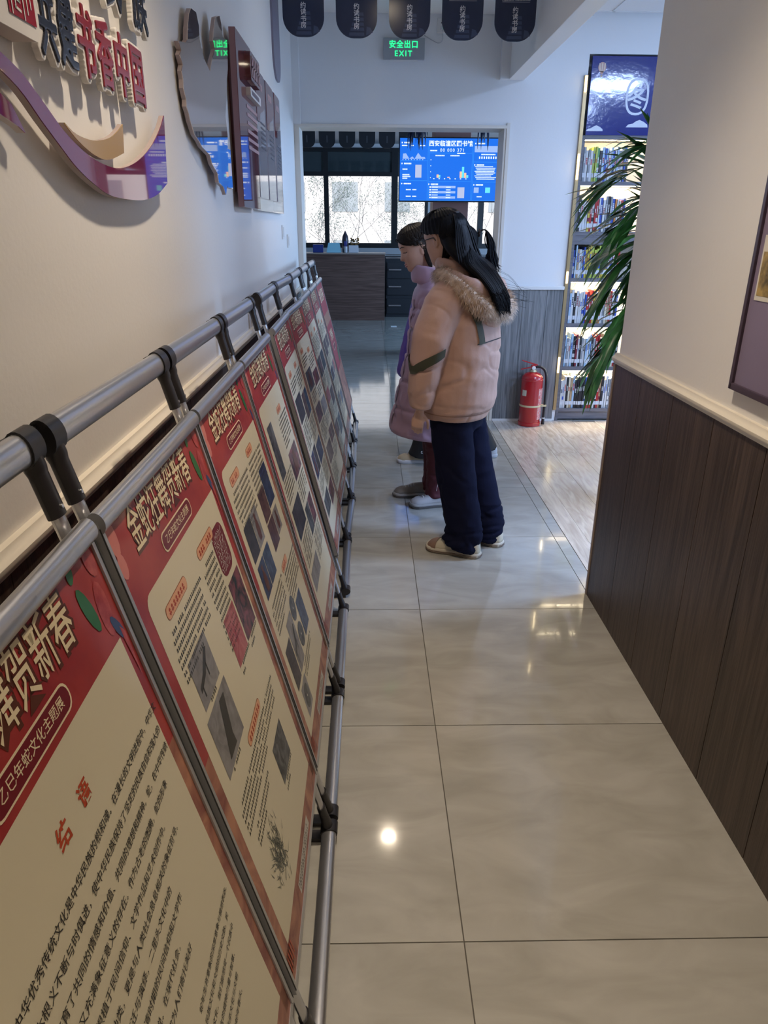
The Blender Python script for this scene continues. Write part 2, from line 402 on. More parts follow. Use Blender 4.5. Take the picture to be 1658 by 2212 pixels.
stuff(sm('pale_panels', S5, lambda q: (q.rect(.29,.60,.195,.262), [q.rect(-.22,.075,-.2-.058*k,-.175-.058*k) for k in range(3)], q.rect(.30,.36,-.25,-.19)), .0031))
sm('area_chart', S5, lambda q: q.poly([(-.575,.12),(-.57,.175),(-.535,.178),(-.495,.12),(-.46,.145),(-.43,.12),(-.39,.185),(-.35,.14),(-.31,.14),(-.30,.12)]), .0033)
stuff(sm('machine_icon', emat('grey',(.55,.62,.9),.9), lambda q: (q.rect(-.42,-.345,-.085,.055), q.rect(.10,.185,-.31,-.19)), .0034))
stuff(sm('bars_orange', S4, lambda q: (q.rect(.12,.145,-.085,-.015), q.rect(.175,.20,-.085,-.03), q.rect(-.16,-.135,-.085,-.05), q.rect(-.03,.0,-.085,-.075)), .0034))
stuff(sm('bars_cyan', S3, lambda q: (q.rect(.145,.172,-.085,.035), q.rect(.202,.225,-.085,-.055), q.rect(-.135,-.115,-.085,-.055), q.rect(.44,.50,-.25,-.19)), .0034))
# hanging round-ended signs in the hall
M_sign2 = mat('sign_black', (.020,.021,.026), .35)
M_print = mat('white_print', (.72,.72,.74), .5)
M_gprint = mat('grey_print', (.20,.20,.22), .5)
def round_sign(wd, ht, th=.006, n=10):
    rr = wd*.42
    return [(p[0],p[1]) for p in rrect(-wd/2,wd/2,0,ht,rr,n,(1,1,0,0))]
sm_ = MB(); sm_.M = Matrix.Rotation(R(90),4,'X'); sm_.prism(round_sign(.235,.37),0,.006); me_sign2 = sm_.mesh('board'); me_sign2.materials.append(M_sign2)
for k in range(6):
    s_ = thing('hanging_sign', 'black round-ended sign in the row hanging before the far windows', 'sign', (-.885+.288*k,11.5,2.645), 0, 'black signs hung in the far hall')
    link('board', me_sign2, s_)
    q = MB(); q.M = Matrix.Rotation(R(90),4,'X') @ Matrix.Translation((0,0,.0075)); q.rect(-.035,.035,.26,.29); q.build('emblem_print', M_gprint, s_)
    q = MB(); q.M = Matrix.Rotation(R(90),4,'X') @ Matrix.Translation((0,0,.0075)); q.rect(-.004,.004,.07,.16); q.build('line_print', M_gprint, s_)
    q = MB(); q.M = Matrix.Rotation(R(90),4,'X') @ Matrix.Translation((0,0,.0075)); dashes(q,-.07,.215,.14,.018); stuff(q.build('text_print', M_gprint, s_))
    MB().box(-.002,.002,-.004,-.001,.36,HC-2.645).build('cord', M_black, s_)
# dark blue drooping decorations in front of the television
M_tassel = mat('navy_leaf', (.012,.018,.07), .35)
for (x, nm, lab, sd, n_) in ((.555,'hanging_garland','dark blue drooping leaf garland over the left corner of the television',1,26),(1.235,'hanging_garland','dark blue leaf tuft over the right corner of the television',2,12)):
    g = thing(nm, lab, 'garland', (x,8.6,2.62)); rnd = random.Random(sd)
    MB().box(-.002,.002,-.002,.002,0,HC-2.62).build('cord', M_black, g)
    for k in range(n_):
        mb = MB(); dx = rnd.uniform(-.14,.10) if n_ > 20 else rnd.uniform(-.06,.06); dl = rnd.uniform(.12,.26); dy = rnd.uniform(-.05,.05)
        mb.tube(smooth_path([(0,0,0),(dx*.5,dy*.5,.015),(dx*.9,dy,-dl*.4),(dx,dy,-dl)],3), [.004]+[.009]*6+[.007,.004,.001], 5)
        mb.build('leaf', M_tassel, g, smooth='all')
# reception desk
M_desk = mat('walnut_laminate', (.085,.045,.035), .42, noise_col=(.165,.095,.075), nscale=4, stretch=(.5,1,12), distort=.8)
M_deskd = mat('desk_charcoal', (.018,.019,.024), .45)
dk = thing('reception_desk', 'walnut fronted reception desk below the far windows', 'desk', (-.9,13.7,0))
MB().box(-1.6,1.185,-.35,-.32,0,1.135).build('front_panel', M_desk, dk, bevel=.004)
MB().box(-1.6,1.2,-.37,-.02,1.135,1.16).build('counter_top', mat('desk_edge',(.33,.25,.21),.4), dk, bevel=.004)
MB().box(-1.6,1.15,-.30,.30,.72,.75).build('work_top', M_deskd, dk)
MB().box(1.15,1.182,-.32,.30,0,1.12).build('side_panel', M_deskd, dk)
dc = thing('drawer_cabinet', 'charcoal drawer cabinet at the end of the reception desk', 'cabinet', (.62,14.2,0))
MB().box(-.30,.36,-.3,.3,0,1.05).build('body', M_deskd, dc, bevel=.006)
for k,z in enumerate((.72,.42,.08)):
    d_ = MB().box(-.28,.34,-.32,-.3,z-.02,z+.26).build('drawer', M_deskd, dc, bevel=.004)
    MB().box(-.25,-.02,-.35,-.335,z+.12,z+.145).build('handle', mat('handle_steel',(.5,.5,.52),.3,1.), d_, bevel=.003)
# things on the desk
o = MB(); o.prism(rrect(-.16,.16,-.09,.09,.02),0,.02); t = o.build('letter_tray', mat('tray_blue',(.25,.55,.75),.4)); t.location = (-1.35,13.5,1.161); tag(t,'pale blue letter tray on the desk counter','tray')
o = MB(); o.add([(-.13,-.06,0),(.13,-.06,0),(.10,.02,.16),(-.10,.02,.16),(-.13,.06,0),(.13,.06,0)],[(0,1,2,3),(1,5,2),(5,4,3,2),(4,0,3),(0,4,5,1)]); t = o.build('desk_calendar', mat('calendar_cyan',(.30,.60,.72),.5)); t.location=(-.62,13.5,1.161); tag(t,'light blue folded desk calendar standing on the counter','calendar')
t = MB().box(-.09,.09,-.06,.06,0,.13).build('folder_box', mat('navy_box',(.02,.04,.22),.4), bevel=.004); t.location=(-.9,13.5,1.161); tag(t,'dark navy box beside the desk calendar','box')
t = MB().box(-.085,.085,-.06,.06,0,.12).build('tissue_box', mat('tissue_white',(.62,.62,.66),.5), bevel=.006); t.location=(-.27,13.5,1.161); tag(t,'white tissue box on the desk counter','box')
b_ = thing('desk_plant','small potted plant with amber flowers behind the tissue box','plant',(-.25,13.62,1.161))
MB().lathe([(.04,0),(.05,.02),(.055,.1),(.05,.1)],14).build('pot', mat('pot_dark',(.08,.06,.05),.5), b_, smooth=True)
rnd = random.Random(5); q = MB()
for k in range(30): q.ball((rnd.uniform(-.07,.07),rnd.uniform(-.05,.05),.12+rnd.uniform(0,.12)),.015,6,4)
q.build('flowers', mat('amber_flower',(.30,.14,.03),.6,noise_col=(.08,.07,.02),nscale=20), b_, smooth='all')
b_ = thing('spray_bottle','dark pointed bottle standing on the desk before the window','bottle',(-.42,13.63,1.161))
MB().lathe([(.05,0),(.055,.01),(.055,.14),(.06,.2),(.05,.27),(.02,.33),(.005,.36)],16).build('bottle_body', mat('bottle_dark',(.035,.03,.05),.3), b_, smooth=True)
MB().lathe([(.057,.05),(.058,.05),(.058,.11),(.057,.11)],16).build('bottle_label', mat('bottle_label',(.25,.15,.15),.5), b_, smooth=True)
b_ = thing('pen_holder','white pen holder with a blue pen between calendar and tissue box','pen holder',(-.41,13.47,1.161))
MB().lathe([(.03,0),(.035,.01),(.035,.1),(.03,.1)],14).build('cup', mat('cup_white',(.6,.6,.65),.4), b_, smooth=True)
for k in range(3): MB().tube([(.01*k-.01,0,.02),(.02*k-.02,.01,.19)],.005,6).build('pen', mat('pen_blue',(.03,.06,.4),.4), b_)
t = MB().box(-.05,.05,-.09,.09,0,.003).build('floor_card', mat('card_white',(.7,.7,.7),.6)); t.location=(.427,12.5,0.0); tag(t,'small white printed card lying on the hall floor','card')
# ------------------------------------------------------------ outdoors beyond the windows
M_ground = mat('outdoor_paving', (.42,.41,.39), .8, var=.2, nscale=.4)
struct(MB().box(-60,60,15.4,140,-3.2,-3.0).build('ground', M_ground))
bd = thing('building','pale apartment building seen through the far windows','building',(0,46,-3))
M_fac = mat('facade_cream',(.52,.53,.54),.8)
MB().box(-40,40,0,8,0,18).build('wall', M_fac, bd)
wm = MB().box(-.75,.75,-.06,.02,0,1.6).mesh('window'); wm.materials.append(mat('far_glass',(.22,.27,.32),.2))
for i in range(14):
    for j in range(3): link('window', wm, bd, (-20+3.1*i, 0, 2.2+3.2*j))
M_bark = mat('bark',(.09,.095,.10),.9); M_leaf = mat('autumn_leaf',(.10,.14,.14),.7,noise_col=(.19,.23,.20),nscale=3)
def tree(loc, h, seed, lab, spread=.5, leaves=900, ls=.07):
    t_ = thing('tree', lab, 'tree', loc, 0, 'trees outside the far windows'); rnd = random.Random(seed); mb = MB(); lf = MB()
    tips = []
    def br(p, d, L, r, lev):
        n = 4; pts = [p]; q = p.copy()
        for k in range(n):
            d = (d+Vector((rnd.gauss(0,.13),rnd.gauss(0,.13),rnd.gauss(.03,.07)))).normalized(); q = q+d*L/n; pts.append(q.copy())
        mb.tube(pts, [r*(1-.55*k/n) for k in range(n+1)], 5)
        if lev == 0: tips.extend(pts[2:]); return
        for k in range(3 if lev > 1 else 4):
            i = rnd.randint(2,n); a = rnd.uniform(0,6.28)
            dd = (d+Vector((math.cos(a),math.sin(a),rnd.uniform(-.1,.5)))*spread*1.5).normalized()
            br(pts[i], dd, L*rnd.uniform(.5,.75), r*.5, lev-1)
    for k in range(3): br(Vector((rnd.uniform(-.2,.2),rnd.uniform(-.2,.2),0)), Vector((rnd.uniform(-.3,.3),rnd.uniform(-.2,.2),1)).normalized(), h*.6, .035, 5)
    for k in range(leaves):
        p = rnd.choice(tips)+Vector((rnd.gauss(0,.10),rnd.gauss(0,.10),rnd.gauss(0,.10))); a = Vector((rnd.gauss(0,1),rnd.gauss(0,1),rnd.gauss(0,1))).normalized(); b = a.orthogonal().normalized(); s = ls*rnd.uniform(.5,1.2)
        lf.quad(p-a*s, p+b*s*.45, p+a*s, p-b*s*.45)
    mb.build('branches', M_bark, t_, smooth='all'); stuff(lf.build('foliage', M_leaf, t_))
tree((-1.5,21.0,-3),5.6,11,'thin leafy tree beyond the window behind the desk',.5,8000,.030)
tree((.9,28.5,-3),6.2,12,'slender branching tree with sparse large leaves beyond the window',.5,3600,.036)
tree((4.6,34.5,-3),6.2,15,'small tree beyond the window beside the pink pillar',.5,2500,.035)
# ============================================================ corridor fittings
# ceiling downlights (recessed, warm)
M_lens = mat('lamp_lens',(1,1,1),.3,emit=(1,.84,.62),estr=55.)
for k,y in enumerate((4.38,1.75,-.9)):
    d_ = thing('downlight','round recessed warm ceiling downlight in the corridor','downlight',(.15,y,HC),0,'corridor downlights')
    q = MB(); q.M = Matrix.Diagonal((1,1,-1,1)); q.lathe([(.075,0),(.075,.006),(.060,.010),(.056,.004),(.056,0)],24); q.build('ring', M_trimw, d_, smooth=True)
    MB().lathe([(.0005,-.0032),(.056,-.003),(.056,-.001),(.0005,-.001)],24).build('lens', M_lens, d_)
    l_ = light('downlight_beam','SPOT',(0,0,-.02),(30,148,150)[k],(1,.83,.63),(0,0,0),spot_size=R(104),spot_blend=1.,shadow_soft_size=.055); l_.parent = d_
# cool LED panels in the reading-room ceiling
M_led = mat('led_panel',(1,1,1),.4,emit=(.80,.88,1.0),estr=9.)
for y in (3.40,1.58):
    d_ = thing('ceiling_light','white square LED panel in the reading room ceiling','ceiling light',(2.68,y,HC+.012),0,'reading room ceiling panels')
    mb = MB(); mb.box(-.288,.288,-.288,-.27,-.008,.02); mb.box(-.288,.288,.27,.288,-.008,.02); mb.box(-.288,-.27,-.27,.27,-.008,.02); mb.box(.27,.288,-.27,.27,-.008,.02); mb.build('frame', M_trimw, d_)
    MB().box(-.27,.27,-.27,.27,-.002,.01).build('diffuser', M_led, d_)
    l_ = light('panel_beam','AREA',(0,0,-.012),78,(.42,.60,1.0),(0,0,0),shape='SQUARE',size=.53); l_.parent = d_
# exit sign
M_green = mat('exit_green',(0,.3,.1),.4,emit=(.02,1.,.28),estr=1.5)
ex = thing('exit_sign','grey exit sign box with glowing green letters above the opening','exit sign',(.264,YB,2.815))
MB().box(-.152,.152,-.03,0,-.068,.068).build('housing', mat('exit_grey',(.36,.38,.40),.4), ex, bevel=.004)
MB().box(-.10,.10,-.035,-.028,-.082,-.072).build('lower_clip', M_trimw, ex)
q = MB(); q.M = Matrix.Translation((0,-.0315,0)) @ Matrix.Rotation(R(90),4,'X'); add_text(q,'安全出口',-.004,.008,.052,offset=.0008,spacing=1.10); add_text(q,'EXIT',-.006,-.048,.050,offset=.0006,spacing=1.35); q.build('lettering', M_green, ex)
# socket with plug and cord
so_ = thing('wall_socket','white wall socket with a plugged-in cord beside the exit sign','socket',(.55,YB,2.965))
MB().box(-.045,.045,-.012,0,-.045,.045).build('plate', M_trimw, so_, bevel=.004)
MB().box(-.02,.005,-.035,-.012,-.03,-.005).build('plug', mat('plug_white',(.6,.6,.62),.4), so_, bevel=.004)
q = MB(); q.M = Matrix.Translation((0,-.0125,0)) @ Matrix.Rotation(R(90),4,'X')
for x in (-.014,0.006): q.rect(x-.003,x+.003,.012,.022)
q.build('socket_slot', M_black, so_)
MB().tube(smooth_path([(-.008,-.03,-.03),(-.004,-.03,-.09),(-.03,-.012,-.11),(-.08,-.006,-.09),(-.14,-.006,-.06)],5),.003,6).build('cord', mat('cord_white',(.5,.5,.52),.4), so_, smooth='all')
# five navy round-ended signs hanging across the corridor
M_navy = mat('sign_navy',(.018,.024,.055),.22,noise_col=(.028,.040,.085),nscale=3,spec=.5)
M_navyp = mat('sign_stair_print',(.05,.07,.13),.25)
SW = .254; q = MB(); q.M = Matrix.Rotation(R(90),4,'X'); q.prism(round_sign(SW,.335),0,.008); me_s = q.mesh('board'); me_s.materials.append(M_navy)
for k in range(5):
    x = -.398+.3265*k
    s_ = thing('hanging_sign','navy round-ended reading-room sign hanging '+('close beside the left wall','between the left wall and the exit sign','straight above the exit sign','before the wall socket','close beside the white beam')[k],'sign',(x,5.2,2.686-.003*k),0,'navy signs hung across the corridor')
    link('board', me_s, s_)
    T = Matrix.Translation((0,-.0092,0)) @ Matrix.Rotation(R(90),4,'X')
    q = MB(); q.M = T
    for i,c in enumerate('约读书房'): add_text(q,c,0,.152-.034*i,.036,offset=.0004)
    add_text(q,'世界读书行',0,.235,.044,offset=.0003); add_text(q,'SHIJIEDUSHU YUEDUSHUFANG',0,.214,.0125,offset=.0004)
    q.rect(-.085,.085,.206,.2075); q.build('lettering', M_print, s_)
    q = MB(); q.M = Matrix.Translation((0,-.0086,0)) @ Matrix.Rotation(R(90),4,'X')
    for i in range(5): wd = .048-.005*i; q.poly([(-wd+.004*i,.012+.026*i),(wd+.004*i,.012+.026*i),(wd-.003+.004*i,.030+.026*i),(-wd+.003+.004*i,.030+.026*i)])
    q.poly([(.058,.015),(.10,.03),(.085,.055),(.062,.062)]); q.build('stair_print', M_navyp, s_)
    for sx in (-.1,.1): MB().box(sx-.001,sx+.001,-.005,-.003,.325,HC-2.686+.003*k).build('cord', M_trimw, s_)
# rounded sign fixed flat on the left wall near the opening
q = MB(); q.M = Matrix(((0,0,1,0),(1,0,0,0),(0,1,0,0),(0,0,0,1))); q.prism(round_sign(.34,.55),0,.012)
t = q.build('wall_sign', mat('sign_greyviolet',(.22,.20,.26),.4)); t.location = (XL,5.1,2.43); tag(t,'grey violet round-ended sign flat on the left wall near the opening','sign')
# light switches on the left wall
for (y,z,lab) in ((5.35,1.50,'white light switch low on the left wall beside the opening'),(5.05,1.56,'white light switch on the left wall, the higher one')):
    s_ = thing('light_switch',lab,'switch',(XL,y,z)); MB().box(0,.009,-.043,.043,-.043,.043).build('plate', M_trimw, s_, bevel=.003); MB().box(.009,.013,-.02,.02,-.03,.03).build('rocker', M_trimw, s_, bevel=.002)

# ------------------------------------------------------------ culture-wall decorations on the left wall
WM = Matrix(((0,0,1,XL),(1,0,0,0),(0,1,0,0),(0,0,0,1)))      # local x -> world y, local y -> world z, local z -> out of the wall
def acr(name, col, rough=.03, **k): return mat(name, col, rough, spec=.4, coat=.25, coatrough=.01, **k)
M_purple = acr('acrylic_plum',(.17,.022,.075)); M_red = acr('acrylic_red',(.23,.012,.022)); M_gold = acr('acrylic_gold',(.45,.30,.13),.12)
M_mirror = mat('mirror_bronze',(.66,.53,.45),.025,metal=.9); M_edge = mat('acrylic_edge',(.42,.34,.33),.4); M_redp = acr('acrylic_darkred',(.17,.05,.055))
M_white = mat('foam_white',(.74,.72,.70),.5)
def plaque(name, pts, z0, z1, mf, label, cat, edge=None, extra=None):
    ys = [p[0] for p in pts]; zs = [p[1] for p in pts]; cy = sum(ys)/len(ys); cz = min(zs)
    t_ = thing(name, label, cat, (XL, cy, cz))
    L = [(p[0]-cy, p[1]-cz) for p in pts]
    A = sum(L[i][0]*L[(i+1)%len(L)][1]-L[(i+1)%len(L)][0]*L[i][1] for i in range(len(L)))
    if A < 0: L = L[::-1]
    T = Matrix(((0,0,1,0),(1,0,0,0),(0,1,0,0),(0,0,0,1)))
    q = MB(); q.M = T; q.prism(L, z0, z1-.002); q.build('backing', edge or M_edge, t_)
    q = MB(); q.M = T; q.prism(L, z1-.002, z1); q.build('face', mf, t_)
    return t_, cy, cz
def spline2(pts, k=4): return [(p.x,p.y) for p in smooth_path([(a,b,0) for a,b in pts],k)]
up_ = spline2([(1.10,1.86),(1.18,1.845),(1.283,1.822),(1.355,1.791),(1.435,1.753),(1.525,1.727),(1.622,1.714),(1.725,1.714),(1.85,1.736),(1.981,1.778),(2.086,1.829),(2.142,1.868)])
lo_ = spline2([(1.10,1.83),(1.18,1.82),(1.273,1.795),(1.342,1.759),(1.405,1.728),(1.467,1.699),(1.541,1.676),(1.627,1.658),(1.731,1.653),(1.872,1.655),(2.0,1.672),(2.11,1.704)])
plaque('ribbon_plaque', up_+lo_[::-1], .016, .03, M_purple, 'long glossy plum red ribbon plaque curving along the left wall', 'wall decoration')
g1 = spline2([(1.441,1.768),(1.49,1.755),(1.573,1.753),(1.657,1.764),(1.721,1.781),(1.778,1.805)]); g2 = spline2([(1.441,1.766),(1.497,1.744),(1.575,1.727),(1.655,1.725),(1.763,1.747)])
plaque('ribbon_plaque', g1+g2[::-1], .018, .03, M_gold, 'small golden leaf shaped plaque above the plum ribbon', 'wall decoration')
plaque('ribbon_plaque', [(1.12,1.80),(1.209,1.778),(1.239,1.768),(1.272,1.733),(1.25,1.740),(1.195,1.75),(1.10,1.79)], .016, .03, M_purple, 'short plum ribbon tail below the long ribbon', 'wall decoration')
rp_, _, _ = plaque('relief_plaque', [(2.571,2.194),(2.60,2.215),(2.661,2.219),(2.683,2.189),(2.68,2.151),(2.716,2.107),(2.792,2.081),(2.832,2.122),(2.870,2.150),(2.889,2.167),(2.870,2.185),(2.885,2.215),(2.932,2.268),(3.0,2.288),(3.02,2.268),(3.03,2.231),(3.10,2.235),(3.09,2.18),(3.08,2.139),(3.05,2.10),(3.035,2.053),(3.0,2.0),(2.986,1.972),(2.999,1.915),(2.975,1.83),(2.969,1.755),(2.93,1.735),(2.901,1.705),(2.87,1.73),(2.80,1.742),(2.79,1.77),(2.72,1.796),(2.70,1.82),(2.60,1.836),(2.57,1.85),(2.52,1.863),(2.50,1.88),(2.479,1.898),(2.47,1.915),(2.45,1.931),(2.455,1.95),(2.434,1.977),(2.44,2.0),(2.43,2.02),(2.448,2.039),(2.425,2.06),(2.445,2.075),(2.425,2.094),(2.50,2.105),(2.528,2.119),(2.54,2.15)], .020, .034, M_mirror, 'bronze mirror plaque with a jagged two-pronged outline on the left wall', 'wall decoration')
rp_.rotation_euler = (0,0,R(-2.2))
plaque('mirror_strip', [(3.0,1.735),(3.115,1.735),(3.115,1.873),(3.0,1.873)], .014, .03, M_mirror, 'small upright mirror strip between jagged plaque and red panel', 'wall decoration')
# red display board with raised title blocks
t_, cy, cz = plaque('display_board', [(3.28,1.673),(3.77,1.673),(3.80,2.20),(3.77,2.262),(3.69,2.325),(3.31,2.325)], .02, .045, M_redp, 'dark red glossy display board with raised title blocks on the left wall', 'display board', acr('acrylic_mauve',(.30,.16,.17),.15))
T = Matrix(((0,0,1,0),(1,0,0,0),(0,1,0,0),(0,0,0,1)))
q = MB(); q.M = T; q.box(-.26,-.22,.06,.60,0,.03); q.build('side_strip', M_redp, t_)
q = MB(); q.M = T; q.prism(rrect(-.09,.19,.505,.615,.02),.045,.07); q.build('title_block', M_redp, t_)
q = MB(); q.M = T @ Matrix.Translation((0,0,.0712))
for i in range(5): q.box(-.06+.05*i,-.03+.05*i,.52,.60,0,.001); q.box(-.06+.05*i,-.01+.05*i,.555,.562,0,.001)
q.build('title_print', mat('pink_print',(.5,.33,.33),.5), t_)
q = MB(); q.M = T; q.prism(rrect(-.09,.22,.445,.48,.008),.045,.065); q.build('subtitle_block', M_white, t_)
q = MB(); q.M = T @ Matrix.Translation((0,0,.0662))
dashes(q,-.06,.453,.22,.018); q.build('subtitle_print', mat('grey_ink',(.25,.2,.22),.6), t_)
q = MB(); q.M = T @ Matrix.Translation((0,0,.0462))
for i in range(6): dashes(q,-.10,.40-.032*i,.30,.014,fill=.9)
q.build('text_print', mat('pink_print',(.5,.33,.33),.5), t_)
t_, cy, cz = plaque('display_board', [(3.83,1.670),(5.00,1.670),(5.00,2.312),(3.83,2.312)], .004, .022, mat('acrylic_clear_white',(.62,.60,.62),.04,spec=.8,coat=.5), 'white glossy board carrying three red and grey strips on the left wall', 'display board', M_white)
M_silver = acr('acrylic_grey',(.36,.35,.39),.05)
for i,(a,b) in enumerate(((-.55,-.24),(-.19,.11),(.17,.42))):
    p_ = MB(); p_.M = T; p_.prism([(a,.06),(b,.06),(b,.60),(b-.03,.625),(a,.625)],.022,.036); pp = p_.build('strip', M_silver, t_)
    p_ = MB(); p_.M = T; wd = b-a; p_.prism([(a+.002,.40),(a+.30*wd,.40),(a+.36*wd,.44),(a+.8*wd,.47),(b-.002,.50),(b-.002,.598),(b-.03,.623),(a+.002,.623)],.036,.039); p_.build('red_field', M_redp, pp)
    p_ = MB(); p_.M = T @ Matrix.Translation((0,0,.0395)); dashes(p_,a+.08,.545,.12,.03); p_.build('heading_print', mat('pink_print',(.5,.33,.33),.5), pp)
    p_ = MB(); p_.M = T @ Matrix.Translation((0,0,.0375))
    for k in range(6): dashes(p_,a+.40*wd,.40-.022*k-.02*i,.55*wd,.008,fill=.92)
    p_.build('text_print', mat('grey_ink2',(.10,.09,.10),.6), pp)
# square seal plaque and the raised characters
t_, cy, cz = plaque('seal_plaque', rrect(1.18,1.352,1.868,2.04,.02), .006, .045, M_white, 'white rounded plaque with red seal script stripes at the start of the slogan', 'wall decoration', mat('foam_pink',(.50,.42,.38),.5))
q = MB(); q.M = T @ Matrix.Translation((0,0,.0465))
q.rect(-.02,.072,.02,.155); q.build('seal_red', acr('seal_red_m',(.33,.012,.025),.15), t_)
q = MB(); q.M = T @ Matrix.Translation((0,0,.0475))
for i in range(6): q.rect(-.012+.0135*i,-.009+.0135*i,.02+.01*(i%3),.155)
for i in range(4): q.poly([(.0+.0,.03+.012*i),(.02,.027+.012*i),(.02,.031+.012*i),(0,.034+.012*i)])
q.build('seal_stripes', M_white, t_)
M_chn = mat('letter_navy',(.018,.02,.035),.2,coat=.4); M_chr = mat('letter_red',(.26,.015,.025),.2,coat=.4)
def wall_char(c, y, z, size, sx, mf, label):
    t_ = thing('wall_letter', label, 'letter', (XL, y, z))
    def grown(rr_, z0, z1, vox):
        v, f = text_geo(c, size, res=1); ec = {}
        for fc in f:
            for k in range(len(fc)): e_ = tuple(sorted((fc[k],fc[(k+1)%len(fc)]))); ec[e_] = ec.get(e_,0)+1
        q = MB(); q.M = T
        for fc in f: q.prism([(v[k][0]*sx,v[k][1]) for k in fc],z0,z1)
        for (a,b),n_ in ec.items():
            if n_ > 1: continue
            A_ = Vector((v[a][0]*sx,v[a][1])); B_ = Vector((v[b][0]*sx,v[b][1])); K_ = max(1,int((B_-A_).length/(rr_*.7)))
            for k in range(K_):
                p_ = A_.lerp(B_,k/K_); q.prism([(p_.x+rr_*math.cos(t),p_.y+rr_*math.sin(t)) for t in [6.2832*m_/10 for m_ in range(10)]],z0,z1)
        return remesh(q,vox,1)
    me_ = grown(size*.085,.022,.034,.0022); me_.name = 'backing'; me_.materials.append(M_white); link('backing',me_,t_)
    q = MB(); q.M = T; q.box(-.006,.006,.35*size,.35*size+.012,0,.024); q.build('spacer', M_white, t_)
    me_ = grown(size*.026,.0335,.0375,.0014); me_.name = 'face'; me_.materials.append(mf); link('face',me_,t_)
for c, y, mf, en in (('共',1.410,M_chn,'dark navy raised character, first of the slogan after the seal plaque'),('建',1.495,M_chn,'dark navy raised character, second of the slogan after the seal plaque'),('书',1.592,M_chr,'red raised character beside the navy ones in the slogan'),('香',1.695,M_chr,'second red raised character of the slogan'),('中',1.803,M_chr,'third red raised character, with one long upright stroke'),('国',1.915,M_chr,'last red raised character of the slogan, box shaped')):
    wall_char(c, y, 1.872, .128, {'共':.60,'建':.62,'书':.70,'香':.72,'中':.78,'国':.80}[c], mf, en)
for c, y, en in (('民',1.80,'dark raised character of the upper slogan row, above the third red one'),('族',1.99,'dark raised character ending the upper slogan row')):
    wall_char(c, y, 2.035, .135, .85, M_chn, en)
# framed purple board on the right wall
M_lav = mat('felt_lavender',(.20,.16,.24),.55,var=.15,nscale=2,bump=.2,bscale=12)
t_ = thing('notice_board','purple notice board in a thin dark frame on the right wall','notice board',(XR,1.45,1.195))
MB().box(-.014,0,-.5,.5,0,.95).build('board', M_lav, t_)
for (a,b,c,d) in ((-.505,.505,-.012,.006),(-.505,.505,.944,.962)): MB().box(-.022,0,a,b,c,d).build('frame', mat('frame_plum',(.06,.04,.06),.3), t_, bevel=.002)
for (a,b) in ((-.512,-.497),(.497,.512)): MB().box(-.022,0,a,b,-.012,.962).build('frame', mat('frame_plum',(.06,.04,.06),.3), t_, bevel=.002)
c_ = thing('photo_card','white bordered photo card pinned to the purple board','card',(XR-.0142,1.865,1.425))
MB().box(-.0015,0,-.06,.06,0,.16).build('paper', mat('card_paper',(.70,.66,.58),.6), c_)
MB().box(-.0022,-.0015,-.052,.052,.012,.12).build('photo', mat('photo_amber',(.10,.07,.02),.4,noise_col=(.5,.34,.10),nscale=30), c_)
# ============================================================ poster stands along the left wall
M_alu = mat('brushed_aluminium',(.55,.55,.57),.28,metal=.85,bump=.03,bscale=120)
M_aluw = mat('aluminium_dull',(.50,.50,.51),.38,metal=.7)
M_plast = mat('black_plastic',(.016,.014,.016),.38)
M_groove = mat('rubber_groove',(.03,.03,.03),.6)
def gloss(name, col, **k): return mat(name, col, k.pop('rough',.45), coat=.22, coatrough=.07, spec=.25, **k)
P_cream = gloss('print_cream',(.66,.60,.44)); P_red = gloss('print_red',(.33,.012,.022)); P_dred = gloss('print_darkred',(.16,.008,.016)); P_redg = gloss('print_redgrain',(.28,.02,.025),noise_col=(.42,.05,.04),nscale=8)
P_gold = gloss('print_gold',(.80,.68,.45)); P_brown = gloss('print_brown',(.10,.025,.012)); P_ink = gloss('print_ink',(.028,.025,.02)); P_pill = gloss('print_pill',(.70,.36,.20)); P_pilld = gloss('print_pill_edge',(.30,.10,.03))
P_green = gloss('print_green',(.02,.14,.035)); P_rose = gloss('print_rose',(.50,.09,.08),noise_col=(.30,.02,.03),nscale=40); P_pink = gloss('print_pink',(.62,.20,.17)); P_navyl = gloss('print_navyleaf',(.03,.06,.16)); P_headred = gloss('print_headred',(.45,.06,.02))
P_border = gloss('print_border',(.20,.05,.04),noise_col=(.45,.20,.12),nscale=14,distort=1.); P_white = gloss('print_white',(.55,.52,.47))
def P_photo(i):
    cs = [((.006,.006,.010),(.05,.035,.045)),((.012,.022,.075),(.06,.09,.17)),((.045,.008,.012),(.11,.05,.045)),((.17,.16,.165),(.26,.25,.255)),((.012,.014,.018),(.11,.115,.125)),((.008,.014,.06),(.03,.05,.13)),((.33,.04,.05),(.45,.14,.14)),((.008,.02,.022),(.22,.06,.08))]
    a,b = cs[i % len(cs)]; return gloss('print_photo_%d'%(i%len(cs)), a, noise_col=b, nscale=22, distort=1.5)
LD = 1.0296; VD = Vector((-.245,0,1.0))/LD; ND = Vector((1.0,0,.245))/LD; PWID = .592
PM = Matrix(((0,VD.x,ND.x,.130),(1,0,0,-PWID/2),(0,VD.z,ND.z,.215),(0,0,0,1)))
SHARED = {}
def shared(name, mats, fn, smooth=False, bevel=0.):
    if name not in SHARED:
        q = MB(); fn(q); o = q.build(name.split('@')[0], mats, None, smooth, None, bevel); SHARED[name] = o.data; bpy.data.objects.remove(o)
    return SHARED[name]
FLR = Vector((.165,0,.032)); TPR = Vector((-.163,0,1.330))      # floor rail and handrail axes (stand-local)
UD = (TPR-FLR).normalized(); UN = Vector((UD.z,0,-UD.x))
